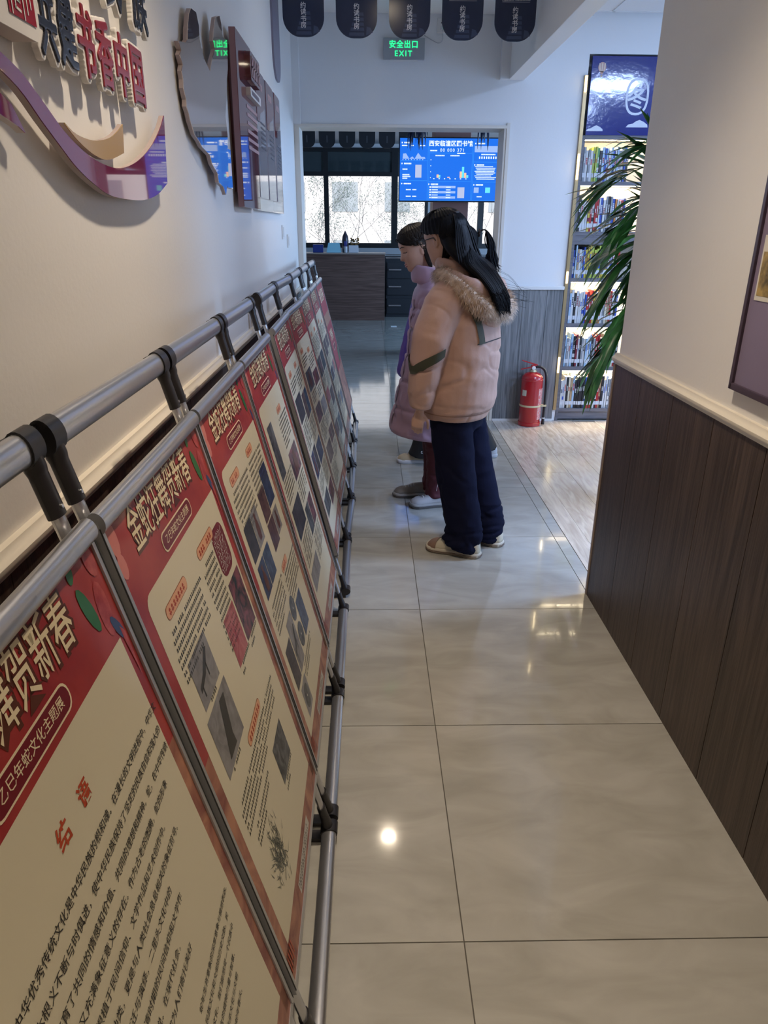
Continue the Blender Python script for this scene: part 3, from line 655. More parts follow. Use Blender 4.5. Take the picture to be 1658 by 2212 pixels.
def stand_frame(root, upr=(-.279,.279)):
    def oval(a, b, y0, y1, c, q):
        q.tube([c+Vector((0,y0,0)), c+Vector((0,y1,0))], [(a,b)]*2, 20, ref=UD)
    link('handrail', shared('handrail', M_alu, lambda q: oval(.023,.0145,-.296,.296,TPR,q), True), root)
    link('floor_rail', shared('floor_rail', M_alu, lambda q: oval(.014,.021,-.296,.296,FLR,q), True), root)
    for s in upr:
        def up_f(q): q.tube([FLR+UD*.02-UN*.0, TPR-UD*.02], [(.015,.008)]*2, 14, ref=(0,1,0))
        link('upright', shared('upright', M_alu, up_f, True), root, (0,s,0))
        def clamp(q):
            q.tube([TPR+Vector((0,-.019,0)),TPR+Vector((0,.019,0))],[(.0262,.0175)]*2,20,ref=UD)
            q.tube(smooth_path([TPR+UD*.004,TPR-UD*.03,TPR-UD*.055,TPR-UD*.10],3),[(.019,.0165)]+[(.0185,.014)]*3+[(.0185,.0115)]*6,14,ref=(0,1,0))
            q.tube([TPR-UN*.010+UD*.017+Vector((0,-.033,0)),TPR-UN*.010+UD*.017+Vector((0,.015,0))],[(.010,.004)]*2,8,ref=UN)
        c_ = link('top_clamp', shared('top_clamp', M_plast, clamp, True), root, (0,math.copysign(.274,s)-0 if abs(s)>.2 else s,0))
        c_.location = (0,s,0)
        def rivet(q): q.tube([TPR-UD*.088+UN*.010,TPR-UD*.088+UN*.0135],.003,8)
        link('rivet', shared('rivet', M_alu, rivet, True), c_)
        def foot(q):
            q.tube([FLR+Vector((0,-.0205,0)),FLR+Vector((0,.0205,0))],[(.0175,.0245)]*2,18,ref=UD)
            q.tube(smooth_path([FLR-UD*.002,FLR+UD*.03,FLR+UD*.085],3),[(.021,.018)]+[(.019,.0135)]*3+[(.018,.0115)]*3,14,ref=(0,1,0))
            q.box(FLR.x-.115,FLR.x+.002,-.017,.017,.001,.013)
        link('base_clamp', shared('base_clamp', M_plast, foot, True), root, (0,s,0))
def pframe(root):
    def rail(q):
        q.M = PM; q.tube([(-.003,LD-.012,.004),(PWID+.003,LD-.012,.004)],[(.0175,.013)]*2,18,ref=(0,1,0))
    link('panel_top_rail', shared('panel_top_rail', M_alu, rail, True), root)
    for nm,a,b in (('side_frame@l',-.004,.008),('side_frame@r',PWID-.008,PWID+.004)):
        def sf(q,a=a,b=b):
            q.M = PM; q.box(a,b,0,LD-.005,-.010,.006); q.cur = 1; c0 = a if a < .1 else b-.0022; q.box(c0,c0+.0022,.002,LD-.02,.005,.0068)
        link('side_frame', shared(nm,[M_aluw,M_groove],sf), root)
    def bf(q): q.M = PM; q.box(-.004,PWID+.004,-.010,.004,-.010,.004)
    link('bottom_frame', shared('bottom_frame', M_aluw, bf), root)
def mini(q, x, y, w_, h, rnd, gap=.28):
    # a line of characters too small to read
    c = h; k = 0
    while (k+1)*c < w_:
        if rnd.random() > .06:
            x0 = x+k*c; q.rect(x0, x0+c*(1-gap), y+.12*h, y+.38*h); q.rect(x0+.1*c, x0+c*.62, y+.5*h, y+.80*h); q.rect(x0+.28*c,x0+.42*c,y,y+.9*h)
        k += 1
def layer(po, name, m, z, fn):
    q = MB(); q.M = PM @ Matrix.Translation((0,0,z)); fn(q); return q.build(name, m, po)
CX0, CX1, CY0, CY1 = .046, .556, .066, .862
def header(po, simple=False, seed=0):
    layer(po,'cream_field',P_cream,.0028,lambda q:(q.poly(rrect(CX0,CX1,CY0,CY1,.026,5,(0,0,0,1)))))
    layer(po,'border_print',P_border,.0027,lambda q:(q.rect(.006,CX0,.02,.55), q.rect(CX1,PWID-.006,.02,.66), q.rect(.006,PWID-.006,.006,CY0)))
    layer(po,'credit_strip',P_white,.0032,lambda q:q.rect(.20,.40,.018,.045))
    layer(po,'credit_text',P_ink,.0035,lambda q:[mini(q,.206,.023+.010*k,.18,.008,random.Random(k)) for k in range(2)])
    def title(q, off, dz=0): 
        add_text(q,'金蛇狂舞贺新春',.275+dz,.932-dz,.058,sx=.92,sy=1.38,offset=off,res=1)
    layer(po,'title_shadow',P_brown,.0031,lambda q:title(q,.0035,.002)); layer(po,'title_lettering',P_gold,.0035,lambda q:title(q,.0003))
    layer(po,'badge',P_gold,.0031,lambda q:q.poly(rrect(.192,.392,.873,.910,.016,4)))
    layer(po,'badge_fill',P_dred,.0034,lambda q:q.poly(rrect(.195,.389,.876,.907,.0145,4)))
    layer(po,'badge_lettering',P_gold,.0037,lambda q:add_text(q,'乙巳年蛇文化主题展',.292,.886,.0178,offset=.0001,res=1))
    # corner flowers
    rnd = random.Random(4)
    def ell(q,cx,cy,a,b,ang,n=12): q.poly([(cx+a*math.cos(t)*math.cos(ang)-b*math.sin(t)*math.sin(ang), cy+a*math.cos(t)*math.sin(ang)+b*math.sin(t)*math.cos(ang)) for t in [6.283*i/n for i in range(n)]])
    layer(po,'flower_print',P_rose,.0031,lambda q:(ell(q,.548,.915,.018,.042,-.1)))
    layer(po,'leaf_print',P_green,.0034,lambda q:(ell(q,.508,.935,.013,.038,.25)))
    layer(po,'leaf_print',P_navyl,.0034,lambda q:(ell(q,.562,.875,.009,.026,.45)))
    layer(po,'petal_print',P_pink,.0034,lambda q:(ell(q,.026,.98,.017,.030,0)))
    layer(po,'petal_print',P_pink,.0035,lambda q:ell(q,.024,.935,.014,.022,0)); layer(po,'petal_print',P_rose,.0035,lambda q:q.poly([(.566,.875),(.577,.86),(.572,.785),(.565,.85)]))
    layer(po,'flower_print',P_rose,.0035,lambda q:ell(q,.562,.985,.016,.026,.2)); layer(po,'leaf_print',P_green,.0035,lambda q:ell(q,.500,.995,.009,.015,-.4))
    layer(po,'corner_print',P_headred,.0034,lambda q:[q.rect(.018+.010*i,.022+.010*i,.02+.006*(i%3),.06+.004*(i%2)) for i in range(5)])
def pill(po, x, y, w_, rnd):
    layer(po,'pill_edge',P_pilld,.0031,lambda q:q.poly(rrect(x-.0015,x+w_+.0015,y-.0015,y+.0245,.012,4)))
    layer(po,'pill',P_pill,.0034,lambda q:q.poly(rrect(x,x+w_,y,y+.023,.011,4)))
    layer(po,'pill_lettering',P_headred,.0037,lambda q:mini(q,x+.012,y+.004,w_-.02,.015,rnd))
def para(po, x, y, w_, n, rnd, h=.0092, pitch=.0145, last=.6):
    layer(po,'body_text',P_ink,.0033,lambda q:[mini(q,x+(2*h if k==0 else 0),y-k*pitch,(w_ if k<n-1 else w_*last),h,rnd) for k in range(n)])
def photo(po, x0, x1, y0, y1, i, kind=None):
    layer(po,'photo',P_photo(i),.0033,lambda q:q.rect(x0,x1,y0,y1))
    cx, cy, w_, h = (x0+x1)/2,(y0+y1)/2,x1-x0,y1-y0
    if kind == 'blade': layer(po,'photo_subject',P_ink,.0037,lambda q:q.poly([(x0+.25*w_,y0+.12*h),(x0+.62*w_,y0+.10*h),(x0+.60*w_,y0+.30*h),(x0+.78*w_,y1-.12*h),(x0+.55*w_,y1-.10*h)]))
    if kind == 'figure': layer(po,'photo_subject',P_ink,.0037,lambda q:(q.poly([(x0+.1*w_,y0+.3*h),(x0+.5*w_,y0+.42*h),(x0+.85*w_,y0+.75*h),(x0+.75*w_,y0+.8*h),(x0+.4*w_,y0+.52*h),(x0+.12*w_,y0+.4*h)]),q.rect(x0+.2*w_,x0+.24*w_,y0+.15*h,y0+.35*h),q.rect(x0+.6*w_,x0+.64*w_,y0+.3*h,y0+.6*h)))
    if kind == 'vase': layer(po,'photo_subject',P_brown,.0037,lambda q:q.poly([(cx+.22*w_*s*b,y0+(.12+.76*t)*h) for s,seq in ((1,[(0,.7),(.3,1),(.6,.8),(.8,.4),(1,.6)]),(-1,[(1,.6),(.8,.4),(.6,.8),(.3,1),(0,.7)])) for t,b in seq]))
def disc(po, cx, cy, r, i):
    layer(po,'mirror_photo',P_photo(i),.0034,lambda q:q.poly([(cx+r*math.cos(t),cy+r*math.sin(t)) for t in [6.283*k/20 for k in range(20)]]))
    layer(po,'mirror_knob',P_white,.0037,lambda q:q.poly([(cx+.004*math.cos(t),cy+.004*math.sin(t)) for t in [6.283*k/8 for k in range(8)]]))
LINES = ['　　中华优秀传统文化是中华民族的根和魂。在漫长的文明进程中，中华文','化的根本根义不断与时俱进，使中华民族保持了坚定的民族自信和强大的','修复力，培育了共同的情感和价值、共同的理想和精神。蛇，在中华传统','文化中既神秘又充满象征意义的存在。作为古老的图腾，蛇的形象','多个层面，深深根植于民间信仰、文学作品和艺术创作中。','　　蛇不仅是动物种类，更是与人类社会息息相关的象征符号。','蛇的形象经历了层层变迁与演绎，二里头文化中的','绿松石图案、到商周与明清时期的民间信仰和文学作','品，历史时期的文化内容融说。在现代社会，','蛇的创作、与现代的潮流中，成为人们寄托美好']
SMALL = ['蛇年生肖意象的深厚意象与情感表达。','民族文化和文明的历史文脉。民','族文化，我们能感受一个民族中','所蕴含的精神力量与智慧。','让我们传承文化与文明','迎接崭新的蛇年春天。']
ycs = [.622,1.236,1.850,2.470,3.200,3.820,4.440,5.060,5.680]
labs = ['cream and red poster stand with long closing text under a red heading','cream and red poster stand with oval red seal print and dark blade photo','poster stand with two blue and two dark photos above round mirror prints','poster stand with a tall grey pattern photo near the top of its sheet','poster stand standing after the gap in the row, first beyond it','poster stand slightly turned out of line, second beyond the gap','poster stand third beyond the gap in the row','poster stand second to last toward the hall opening','poster stand at the hall end with a fully red printed sheet']
for i, yc in enumerate(ycs):
    st = thing('poster_stand', labs[i], 'poster stand', (-.28, yc, 0), (R(.9) if i == 0 else R(-1.6) if i == 5 else R(.5) if i in (4,7) else 0), 'folding poster stands along the left wall')
    stand_frame(st); pframe(st)
    rnd = random.Random(20+i)
    q = MB(); q.M = PM; q.box(.004,PWID-.004,.003,LD-.01,-.004,.0025); po = q.build('poster', P_redg if i != 8 else P_red, st)
    if i == 8:
        layer(po,'band_print',gloss('print_tan',(.36,.16,.09)),.0028,lambda q:q.rect(.006,PWID-.006,.70,.78))
        layer(po,'flower_print',P_border,.0029,lambda q:q.rect(.006,PWID-.006,.006,.36))
        layer(po,'title_lettering',P_gold,.0032,lambda q:add_text(q,'金蛇狂舞',.30,.88,.10,offset=.001,res=1)); layer(po,'title_lettering',P_gold,.0032,lambda q:add_text(q,'贺新春',.30,.58,.09,offset=.001,res=1))
        layer(po,'leaf_print',P_green,.0032,lambda q:q.poly([(.40,.36),(.55,.40),(.58,.50),(.47,.46)]))
        layer(po,'badge',P_gold,.003,lambda q:q.poly(rrect(.19,.40,.50,.545,.02,4))); layer(po,'badge_fill',P_dred,.0033,lambda q:q.poly(rrect(.194,.396,.504,.541,.018,4)))
        continue
    header(po)
    if i == 0:
        layer(po,'heading_lettering',P_headred,.0034,lambda q:add_text(q,'结',.268,.778,.030,offset=.0007,res=1)); layer(po,'heading_lettering',P_headred,.0034,lambda q:add_text(q,'语',.330,.778,.030,offset=.0007,res=1))
        def body(q):
            for k,t in enumerate(LINES): add_text(q,t,.066,.728-.0316*k,.0152,res=1,align='LEFT',offset=.0001)
            for k,t in enumerate(SMALL): add_text(q,t,.335,.372-.0255*k,.0125,res=1,align='LEFT',offset=.0001)
        layer(po,'body_text',P_ink,.0034,body)
    elif i == 1:
        pill(po,.10,.790,.13,rnd); pill(po,.33,.790,.13,rnd)
        para(po,.075,.765,.22,7,rnd); para(po,.325,.765,.105,14,rnd,last=.9)
        layer(po,'seal_print',P_dred,.0033,lambda q:q.poly(rrect(.435,.535,.69,.80,.03,5)))
        rs = random.Random(5); stuff(layer(po,'seal_script',P_white,.0036,lambda q:[q.poly([(a+.0011*math.sin(t),b-.0011*math.cos(t)),(a+L_*math.cos(t)+.0009*math.sin(t),b+L_*math.sin(t)-.0009*math.cos(t)),(a+L_*math.cos(t)-.0009*math.sin(t),b+L_*math.sin(t)+.0009*math.cos(t)),(a-.0011*math.sin(t),b+.0011*math.cos(t))]) for a,b,t,L_ in [(.443+.0095*(k%8)+rs.uniform(0,.004),.703+.0078*(k//8),rs.choice((0.1,.8,1.5,2.3)),rs.uniform(.006,.012)) for k in range(88)]]))
        photo(po,.44,.545,.53,.675,7); photo(po,.335,.43,.53,.645,6); photo(po,.10,.22,.60,.70,3,'figure'); photo(po,.085,.235,.455,.585,3,'blade')
        para(po,.11,.592,.10,1,rnd); para(po,.34,.522,.09,2,rnd); para(po,.45,.520,.08,2,rnd); para(po,.10,.445,.12,1,rnd)
        pill(po,.23,.405,.14,rnd); para(po,.075,.385,.42,5,rnd)
        photo(po,.34,.455,.20,.30,4); para(po,.345,.190,.10,2,rnd)
        rr = random.Random(8); stuff(layer(po,'tree_print',gloss('print_ink_tree',(.12,.13,.11)),.0034,lambda q:[q.poly([(a-.0012*math.cos(t),b+.0012*math.sin(t)),(a+.0012*math.cos(t),b-.0012*math.sin(t)),(a+L_*math.sin(t),b+L_*math.cos(t))]) for a,b,t,L_ in [(.17+rr.gauss(0,.022),.180+rr.gauss(0,.030),rr.gauss(0,.7),rr.uniform(.012,.036)) for _ in range(260)]]))
        para(po,.10,.300,.16,3,rnd)
    elif i == 2:
        pill(po,.10,.805,.11,rnd); pill(po,.34,.805,.09,rnd); para(po,.075,.785,.215,9,rnd); para(po,.315,.785,.22,8,rnd)
        photo(po,.075,.165,.60,.70,0); photo(po,.17,.255,.60,.70,3,'vase'); photo(po,.315,.41,.61,.70,2); photo(po,.415,.52,.62,.74,5)
        photo(po,.315,.415,.52,.605,2); photo(po,.42,.50,.53,.605,3,'vase'); photo(po,.08,.165,.49,.585,5,'vase'); photo(po,.17,.26,.49,.585,1)
        pill(po,.32,.445,.10,rnd); para(po,.075,.455,.21,6,rnd); para(po,.315,.43,.23,7,rnd)
        photo(po,.075,.155,.20,.33,0); photo(po,.165,.255,.20,.36,3,'figure'); disc(po,.30,.34,.038,4); disc(po,.30,.25,.038,4); photo(po,.35,.45,.21,.33,1); photo(po,.10,.19,.09,.185,3); disc(po,.145,.137,.035,4)
        para(po,.20,.185,.2,3,rnd)
    else:
        cols = (.075,.315)
        for c in (0,1):
            y = .80-.03*(c*(i%2))
            if rnd.random() < .8 or c: pill(po,cols[c]+.03,y,.10,rnd); y -= .018
            if i == 3 and c == 0:
                photo(po,.085,.185,.60,.79,4); y = .59
            while y > .16:
                n_ = rnd.randint(4,8); para(po,cols[c],y-.004,.215,n_,rnd); y -= n_*.0145+.012
                if y < .2: break
                h = rnd.uniform(.075,.12); a = rnd.choice((1,2)); k0 = rnd.randint(0,7)
                if y-h < .09: break
                for k in range(a): photo(po,cols[c]+k*.22/a,cols[c]+(k+1)*.22/a-.008,y-h,y,k0+k*3,rnd.choice((None,None,'vase')))
                y -= h+.016
# ============================================================ bookcase in the reading room
M_case2 = mat('bookcase_charcoal',(.105,.105,.125),.45,noise_col=(.16,.155,.175),nscale=6,stretch=(1,1,10))
M_inner = mat('bookcase_inner',(.62,.56,.45),.5)
BX0, BX1 = 1.665, 2.62; YF = 6.155
bc = thing('bookcase','charcoal bookcase with lit shelves of books set in the back wall','bookcase',((BX0+BX1)/2,YF+.12,0))
ox, oy = (BX0+BX1)/2, YF+.12
def bpart(n, m, *b, bevel=.002): return MB().box(b[0]-ox,b[1]-ox,b[2]-oy,b[3]-oy,b[4],b[5]).build(n, m, bc, bevel=bevel)
bpart('side_panel',M_case2,BX0-.012,BX0+.012,YF-.012,YF+.235,0,2.26); bpart('side_panel',M_case2,BX1-.02,BX1,YF-.012,YF+.235,0,2.26)
bpart('back_panel',M_inner,BX0+.012,BX1-.02,YF+.228,YF+.238,.08,2.26)
SH = [(.109,.080),(.478,.444),(.843,.809),(1.21,1.178),(1.568,1.540),(1.937,1.908),(2.262,2.232)]
for a,b in SH: bpart('shelf',M_case2,BX0+.012,BX1-.02,YF-.008,YF+.228,b,a)
bpart('kick_panel',M_case2,BX0+.012,BX1-.02,YF+.006,YF+.02,.012,.080)
bpart('valance',M_case2,BX0+.012,BX1-.02,YF-.004,YF+.006,1.470,1.540)
# led strips below the shelves and up the side
M_strip = mat('led_warm',(1,1,1),.4,emit=(1,.82,.50),estr=14.)
for k,(a,b) in enumerate(SH[1:]):
    if k in (3,): continue
    bpart('led_strip',M_strip,BX0+.02,BX1-.03,YF+.012,YF+.020,b-.006,b-.001,bevel=0)
    l_ = light('shelf_light','AREA',(0,YF+.03-oy,b-.010),7.5 if k < 5 else 4.,(1,.83,.55),(R(22),0,0),shape='RECTANGLE',size=.85,size_y=.03); l_.parent = bc
ls = thing('led_profile','slim aluminium profile with warm LED strip up the bookcase side','light strip',(1.638,YB-.014,0))
MB().box(-.013,.013,-.006,.010,.10,2.66).build('profile', mat('brass_profile',(.42,.30,.15),.35,metal=.6), ls)
for (a,b) in ((2.55,2.655),(1.95,2.13),(1.17,1.26),(.43,.56)): MB().box(-.007,.005,-.011,-.005,a,b).build('lit_section', mat('led_bright',(1,1,1),.4,emit=(1,.80,.45),estr=22.), ls)
# blue season sign on top
hb = thing('shelf_sign','glossy blue sign with a white oval winter character above the bookcase','sign',(2.14,YF-.012,2.262))
M_blue = mat('sign_blue',(.012,.022,.20),.10,coat=.5,coatrough=.08,bump=.08,bscale=25)
MB().box(-.465,.47,0,.02,0,.525).build('panel', M_blue, hb, bevel=.002)
T2 = Matrix.Translation((0,-.0015,0)) @ Matrix.Rotation(R(90),4,'X')
def hp(n, m, fn, z=0.):
    q = MB(); q.M = T2 @ Matrix.Translation((0,0,z)); fn(q); return q.build(n, m, hb)
M_sw = mat('sign_white_print',(.62,.66,.75),.3)
def ring(q, cx, cy, a, b, t, n=28):
    o_ = [(cx+a*math.copysign(abs(math.cos(x))**.8,math.cos(x)), cy+b*math.copysign(abs(math.sin(x))**.8,math.sin(x))) for x in [6.2832*k/n for k in range(n)]]
    i_ = [(cx+(p[0]-cx)*(a-t)/a, cy+(p[1]-cy)*(b-t)/b) for p in o_]
    q.add([(*p,0) for p in o_]+[(*p,0) for p in i_],[(k,(k+1)%n,n+(k+1)%n,n+k) for k in range(n)])
hp('oval_ring',M_sw,lambda q:ring(q,-.098,.262,.088,.125,.016))
hp('character',M_sw,lambda q:add_text(q,'冬',-.098,.195,.155,offset=.003,res=2))
hp('balloon',mat('balloon_pink',(.55,.33,.30),.4),lambda q:(q.poly([(-.388+.030*math.cos(t),.452+.034*math.sin(t)) for t in [6.283*k/16 for k in range(16)]]),q.poly([(-.402,.425),(-.374,.425),(-.381,.405),(-.395,.405)])))
hp('balloon_stripes',mat('balloon_cream',(.70,.62,.50),.4),lambda q:[q.poly([(x-.003,.425),(x+.003,.425),(x*1.0+(x+.388)*.5+.004,.478),(x+(x+.388)*.5-.004,.478)]) for x in (-.402,-.388,-.374)],.0006)
hp('basket',mat('basket_tan',(.55,.42,.28),.5),lambda q:q.rect(-.394,-.382,.388,.400))
def cloud(q,x,y,s): q.poly([(x-s,y),(x+s,y),(x+s*.95,y+s*.22),(x+s*.6,y+s*.45),(x+s*.2,y+s*.6),(x-s*.1,y+s*.5),(x-s*.4,y+s*.3),(x-s*.8,y+s*.22)])
hp('cloud',M_sw,lambda q:cloud(q,-.40,.028,.065)); hp('cloud',M_sw,lambda q:cloud(q,-.075,.055,.085))
# books: one object each
rnd = random.Random(42)
PAL = {'white':(.62,.62,.62),'cream':(.60,.55,.42),'pale blue':(.35,.50,.66),'blue':(.03,.08,.42),'black':(.015,.015,.02),'red':(.42,.02,.02),'orange':(.60,.22,.05),'yellow':(.62,.50,.06),'green':(.10,.30,.10),'grey':(.25,.27,.30),'dark red':(.18,.015,.03),'tan':(.40,.28,.16),'lime':(.45,.55,.08)}
BM = {k: mat('book_'+k.replace(' ','_'), c, .35) for k,c in PAL.items()}
M_pages = mat('book_pages',(.60,.56,.47),.8); M_tagw = mat('spine_label',(.62,.64,.68),.5); M_tagi = mat('label_ink',(.20,.24,.34),.6)
ROWS = [ ('lowest',.109,'white white white black cream tan pale_blue black black black black black blue red red red white black red tan black white white grey white cream blue red white grey'.split(),.275),
 ('second',.478,'pale_blue grey white pale_blue black dark_red white black grey white pale_blue white pale_blue black grey red red white grey black orange white blue cream red black'.split(),.265),
 ('third',.843,'pale_blue white black white white white white blue red red red yellow white orange orange white grey cream tan red white black blue'.split(),.265),
 ('fourth',1.21,'blue pale_blue tan white pale_blue blue yellow yellow yellow lime lime lime lime yellow yellow lime yellow white blue white grey red'.split(),.245),
 ('fifth',1.568,'black white white white yellow red white red red white blue white grey black grey blue orange white cream red blue'.split(),.26),
 ('top',1.937,'grey white grey white lime lime green black pale_blue blue pale_blue white pale_blue blue white pale_blue grey white blue black'.split(),.24) ]
for rn, z, seq, hb_ in ROWS:
    x = BX0+.020
    for cn in seq:
        cn = cn.replace('_',' '); t = rnd.uniform(.013,.021); h = hb_*rnd.uniform(.88,1.04); dp = rnd.uniform(.125,.15)
        if x+t > BX1-.03: break
        lean = 0
        b = thing('book', '%s spined book on the %s shelf of the bookcase' % (cn, rn), 'book', (x+t/2, YF+.006+rnd.uniform(0,.012), z), 0, 'books on the %s shelf' % rn)
        q = MB(); q.box(-t/2,t/2,0,.0025,0,h); q.box(-t/2,-t/2+.0012,0,dp,0,h); q.box(t/2-.0012,t/2,0,dp,0,h); q.build('cover', BM[cn], b)
        MB().box(-t/2+.0012,t/2-.0012,.0025,dp-.003,.003,h-.003).build('pages', M_pages, b)
        q = MB(); q.rect(-t/2+.001,t/2-.001,.028,.060); q.M = None
        q2 = MB(); q2.M = Matrix.Translation((0,-.0006,0)) @ Matrix.Rotation(R(90),4,'X'); q2.rect(-t/2+.0005,t/2-.0005,.030,.062); q2.build('shelf_label', M_tagw, b)
        ink = BM['white'] if cn in ('black','red','blue','dark red','green','grey') else BM[rnd.choice(('black','blue','dark red','red'))]
        q2 = MB(); q2.M = Matrix.Translation((0,-.0006,0)) @ Matrix.Rotation(R(90),4,'X')
        n_ = rnd.randint(3,6); c = t*.5; y0 = h*.55
        for k in range(n_): q2.rect(-c/2,c/2,y0+k*c*1.3,y0+k*c*1.3+c)
        q2.build('spine_title', ink, b)
        if rnd.random() < .25:
            q2 = MB(); q2.M = Matrix.Translation((0,-.0006,0)) @ Matrix.Rotation(R(90),4,'X'); q2.rect(-t/2,t/2,h*.30,h*.42); q2.build('spine_band', ink, b)
        x += t+.0008
# ============================================================ fire extinguisher
fe = thing('fire_extinguisher','red fire extinguisher with black hose standing by the grey panelled wall','fire extinguisher',(1.392,6.01,0))
M_fe = mat('extinguisher_red',(.40,.012,.016),.22,coat=.4); M_hose = mat('hose_black',(.012,.012,.014),.45)
MB().lathe([(.088,0),(.096,.004),(.096,.030),(.090,.034),(.092,.040),(.092,.385),(.091,.400),(.085,.425),(.062,.448),(.030,.458),(.022,.460)],28).build('cylinder', M_fe, fe, smooth=True)
MB().lathe([(.0925,.393),(.0945,.396),(.0925,.399)],28).build('weld_ring', M_fe, fe, smooth=True)
MB().lathe([(.026,.455),(.030,.462),(.026,.478),(.018,.482)],18).build('neck', mat('brass_pale',(.50,.47,.30),.35,metal=.5), fe, smooth=True)
MB().box(-.018,.018,-.013,.013,.478,.520).build('valve', M_fe, fe, bevel=.003)
q = MB(); q.add([(-.10,-.010,.552),(-.10,.010,.552),(.035,.012,.512),(.035,-.012,.512),(-.10,-.010,.560),(-.10,.010,.560),(.035,.012,.522),(.035,-.012,.522)],[(0,1,2,3),(7,6,5,4),(0,3,7,4),(1,5,6,2),(0,4,5,1),(3,2,6,7)]); q.build('lever', M_fe, fe, bevel=.002)
q = MB(); q.add([(-.105,-.009,.478),(-.105,.009,.478),(.0,.012,.497),(.0,-.012,.497),(-.105,-.009,.486),(-.105,.009,.486),(.0,.012,.507),(.0,-.012,.507)],[(0,1,2,3),(7,6,5,4),(0,3,7,4),(1,5,6,2),(0,4,5,1),(3,2,6,7)]); q.build('carry_handle', M_fe, fe, bevel=.002)
MB().lathe([(.016,0),(.017,.003),(.016,.010),(.004,.012)],14).build('gauge', M_trimw, fe, smooth=True).matrix_local = Matrix.Translation((.0,-.014,.495)) @ Matrix.Rotation(R(90),4,'X')
MB().tube(smooth_path([(.018,0,.50),(.06,-.01,.502),(.098,-.02,.47),(.112,-.03,.40),(.115,-.035,.25),(.114,-.035,.10),(.113,-.035,.055)],4),.0105,10).build('hose', M_hose, fe, smooth='all')
MB().tube([(.113,-.035,.06),(.113,-.035,.012)],[.013,.015],10).build('nozzle', M_hose, fe, smooth=True)
MB().tube([(.113,-.035,.062),(.113,-.035,.072)],.0125,10).build('nozzle_ring', M_trimw, fe, smooth=True)
q = MB(); q.lathe([(.0935,.168),(.0945,.170),(.0945,.182),(.0935,.184)],28); q.box(.085,.128,-.05,-.02,.170,.184); q.build('strap', mat('strap_cream',(.60,.50,.30),.5), fe, smooth=True)
def wrap(a0,a1,z0,z1,r,n=6): return MB().add([(r*math.cos(a0+(a1-a0)*k/n),r*math.sin(a0+(a1-a0)*k/n),z) for k in range(n+1) for z in (z0,z1)],[(2*k,2*k+2,2*k+3,2*k+1) for k in range(n)])
wrap(R(205),R(232),.265,.315,.0928).build('inspection_label', mat('label_cream',(.62,.58,.48),.5), fe)
wrap(R(300),R(345),.06,.33,.0928).build('instruction_print', mat('label_pale_red',(.50,.10,.10),.4,noise_col=(.62,.45,.45),nscale=60), fe)
# ============================================================ potted palm behind the wall end
pp_ = thing('potted_palm','leafy potted palm standing in the reading room behind the wall end','plant',(1.90,4.05,0))
MB().lathe([(.12,0),(.15,.01),(.18,.26),(.19,.27),(.19,.30),(.165,.30),(.16,.27),(.0,.27)],24).build('pot', mat('pot_white',(.55,.53,.50),.4), pp_, smooth=True)
M_frond = mat('palm_leaf',(.018,.070,.014),.30,noise_col=(.05,.16,.028),nscale=14,spec=.6); M_stem = mat('palm_stem',(.05,.11,.025),.5)
rnd = random.Random(9)
def frond(tip, mid, base=(0,0,.27), nl=15, ll=.30, seed=0, droop=.5):
    rnd = random.Random(seed); path = smooth_path([base,(mid[0]*.35,mid[1]*.35,base[2]+(mid[2]-base[2])*.55),mid,tip],8); n = len(path)
    q = MB(); q.tube(path,[.008-.0055*k/(n-1) for k in range(n)],6); q.cur = 1
    i0 = int(n*.50)
    for k in range(nl):
        f = k/(nl-1); i = i0+f*(n-1-i0); a = path[int(i)]; b = path[min(int(i)+1,n-1)]; p = a.lerp(b,i-int(i))
        t = (path[min(int(i)+1,n-1)]-path[max(int(i)-1,0)]).normalized(); side = t.cross(Vector((0,0,1)))
        side = side.normalized() if side.length > .05 else Vector((0,1,0))
        for s in (-1,1):
            dr = rnd.uniform(.1,1.3); L = ll*(1.0-.55*abs(f-.35))*rnd.uniform(.85,1.15); d = (side*s*(.75-.35*f)+t*(.55+.5*f)+Vector((0,0,rnd.uniform(-.15,.40)))).normalized()
            wd = d.cross(Vector((0,0,1))); wd = wd.normalized() if wd.length > .05 else side; nrm = d.cross(wd)
            W = .021*rnd.uniform(.7,1.25); pts = []
            for j in range(5):
                u = j/4; c = p+d*L*u+Vector((0,0,-droop*dr*L*u*u)); w_ = W*(.35,.95,1.,.7,.04)[j]
                pts += [c-wd*w_-nrm*w_*.35, c, c+wd*w_-nrm*w_*.35]
            q.add(pts,[(3*j+m_,3*j+m_+1,3*j+m_+4,3*j+m_+3) for j in range(4) for m_ in (0,1)])
    return q.build('frond',[M_stem,M_frond],pp_,smooth='all')
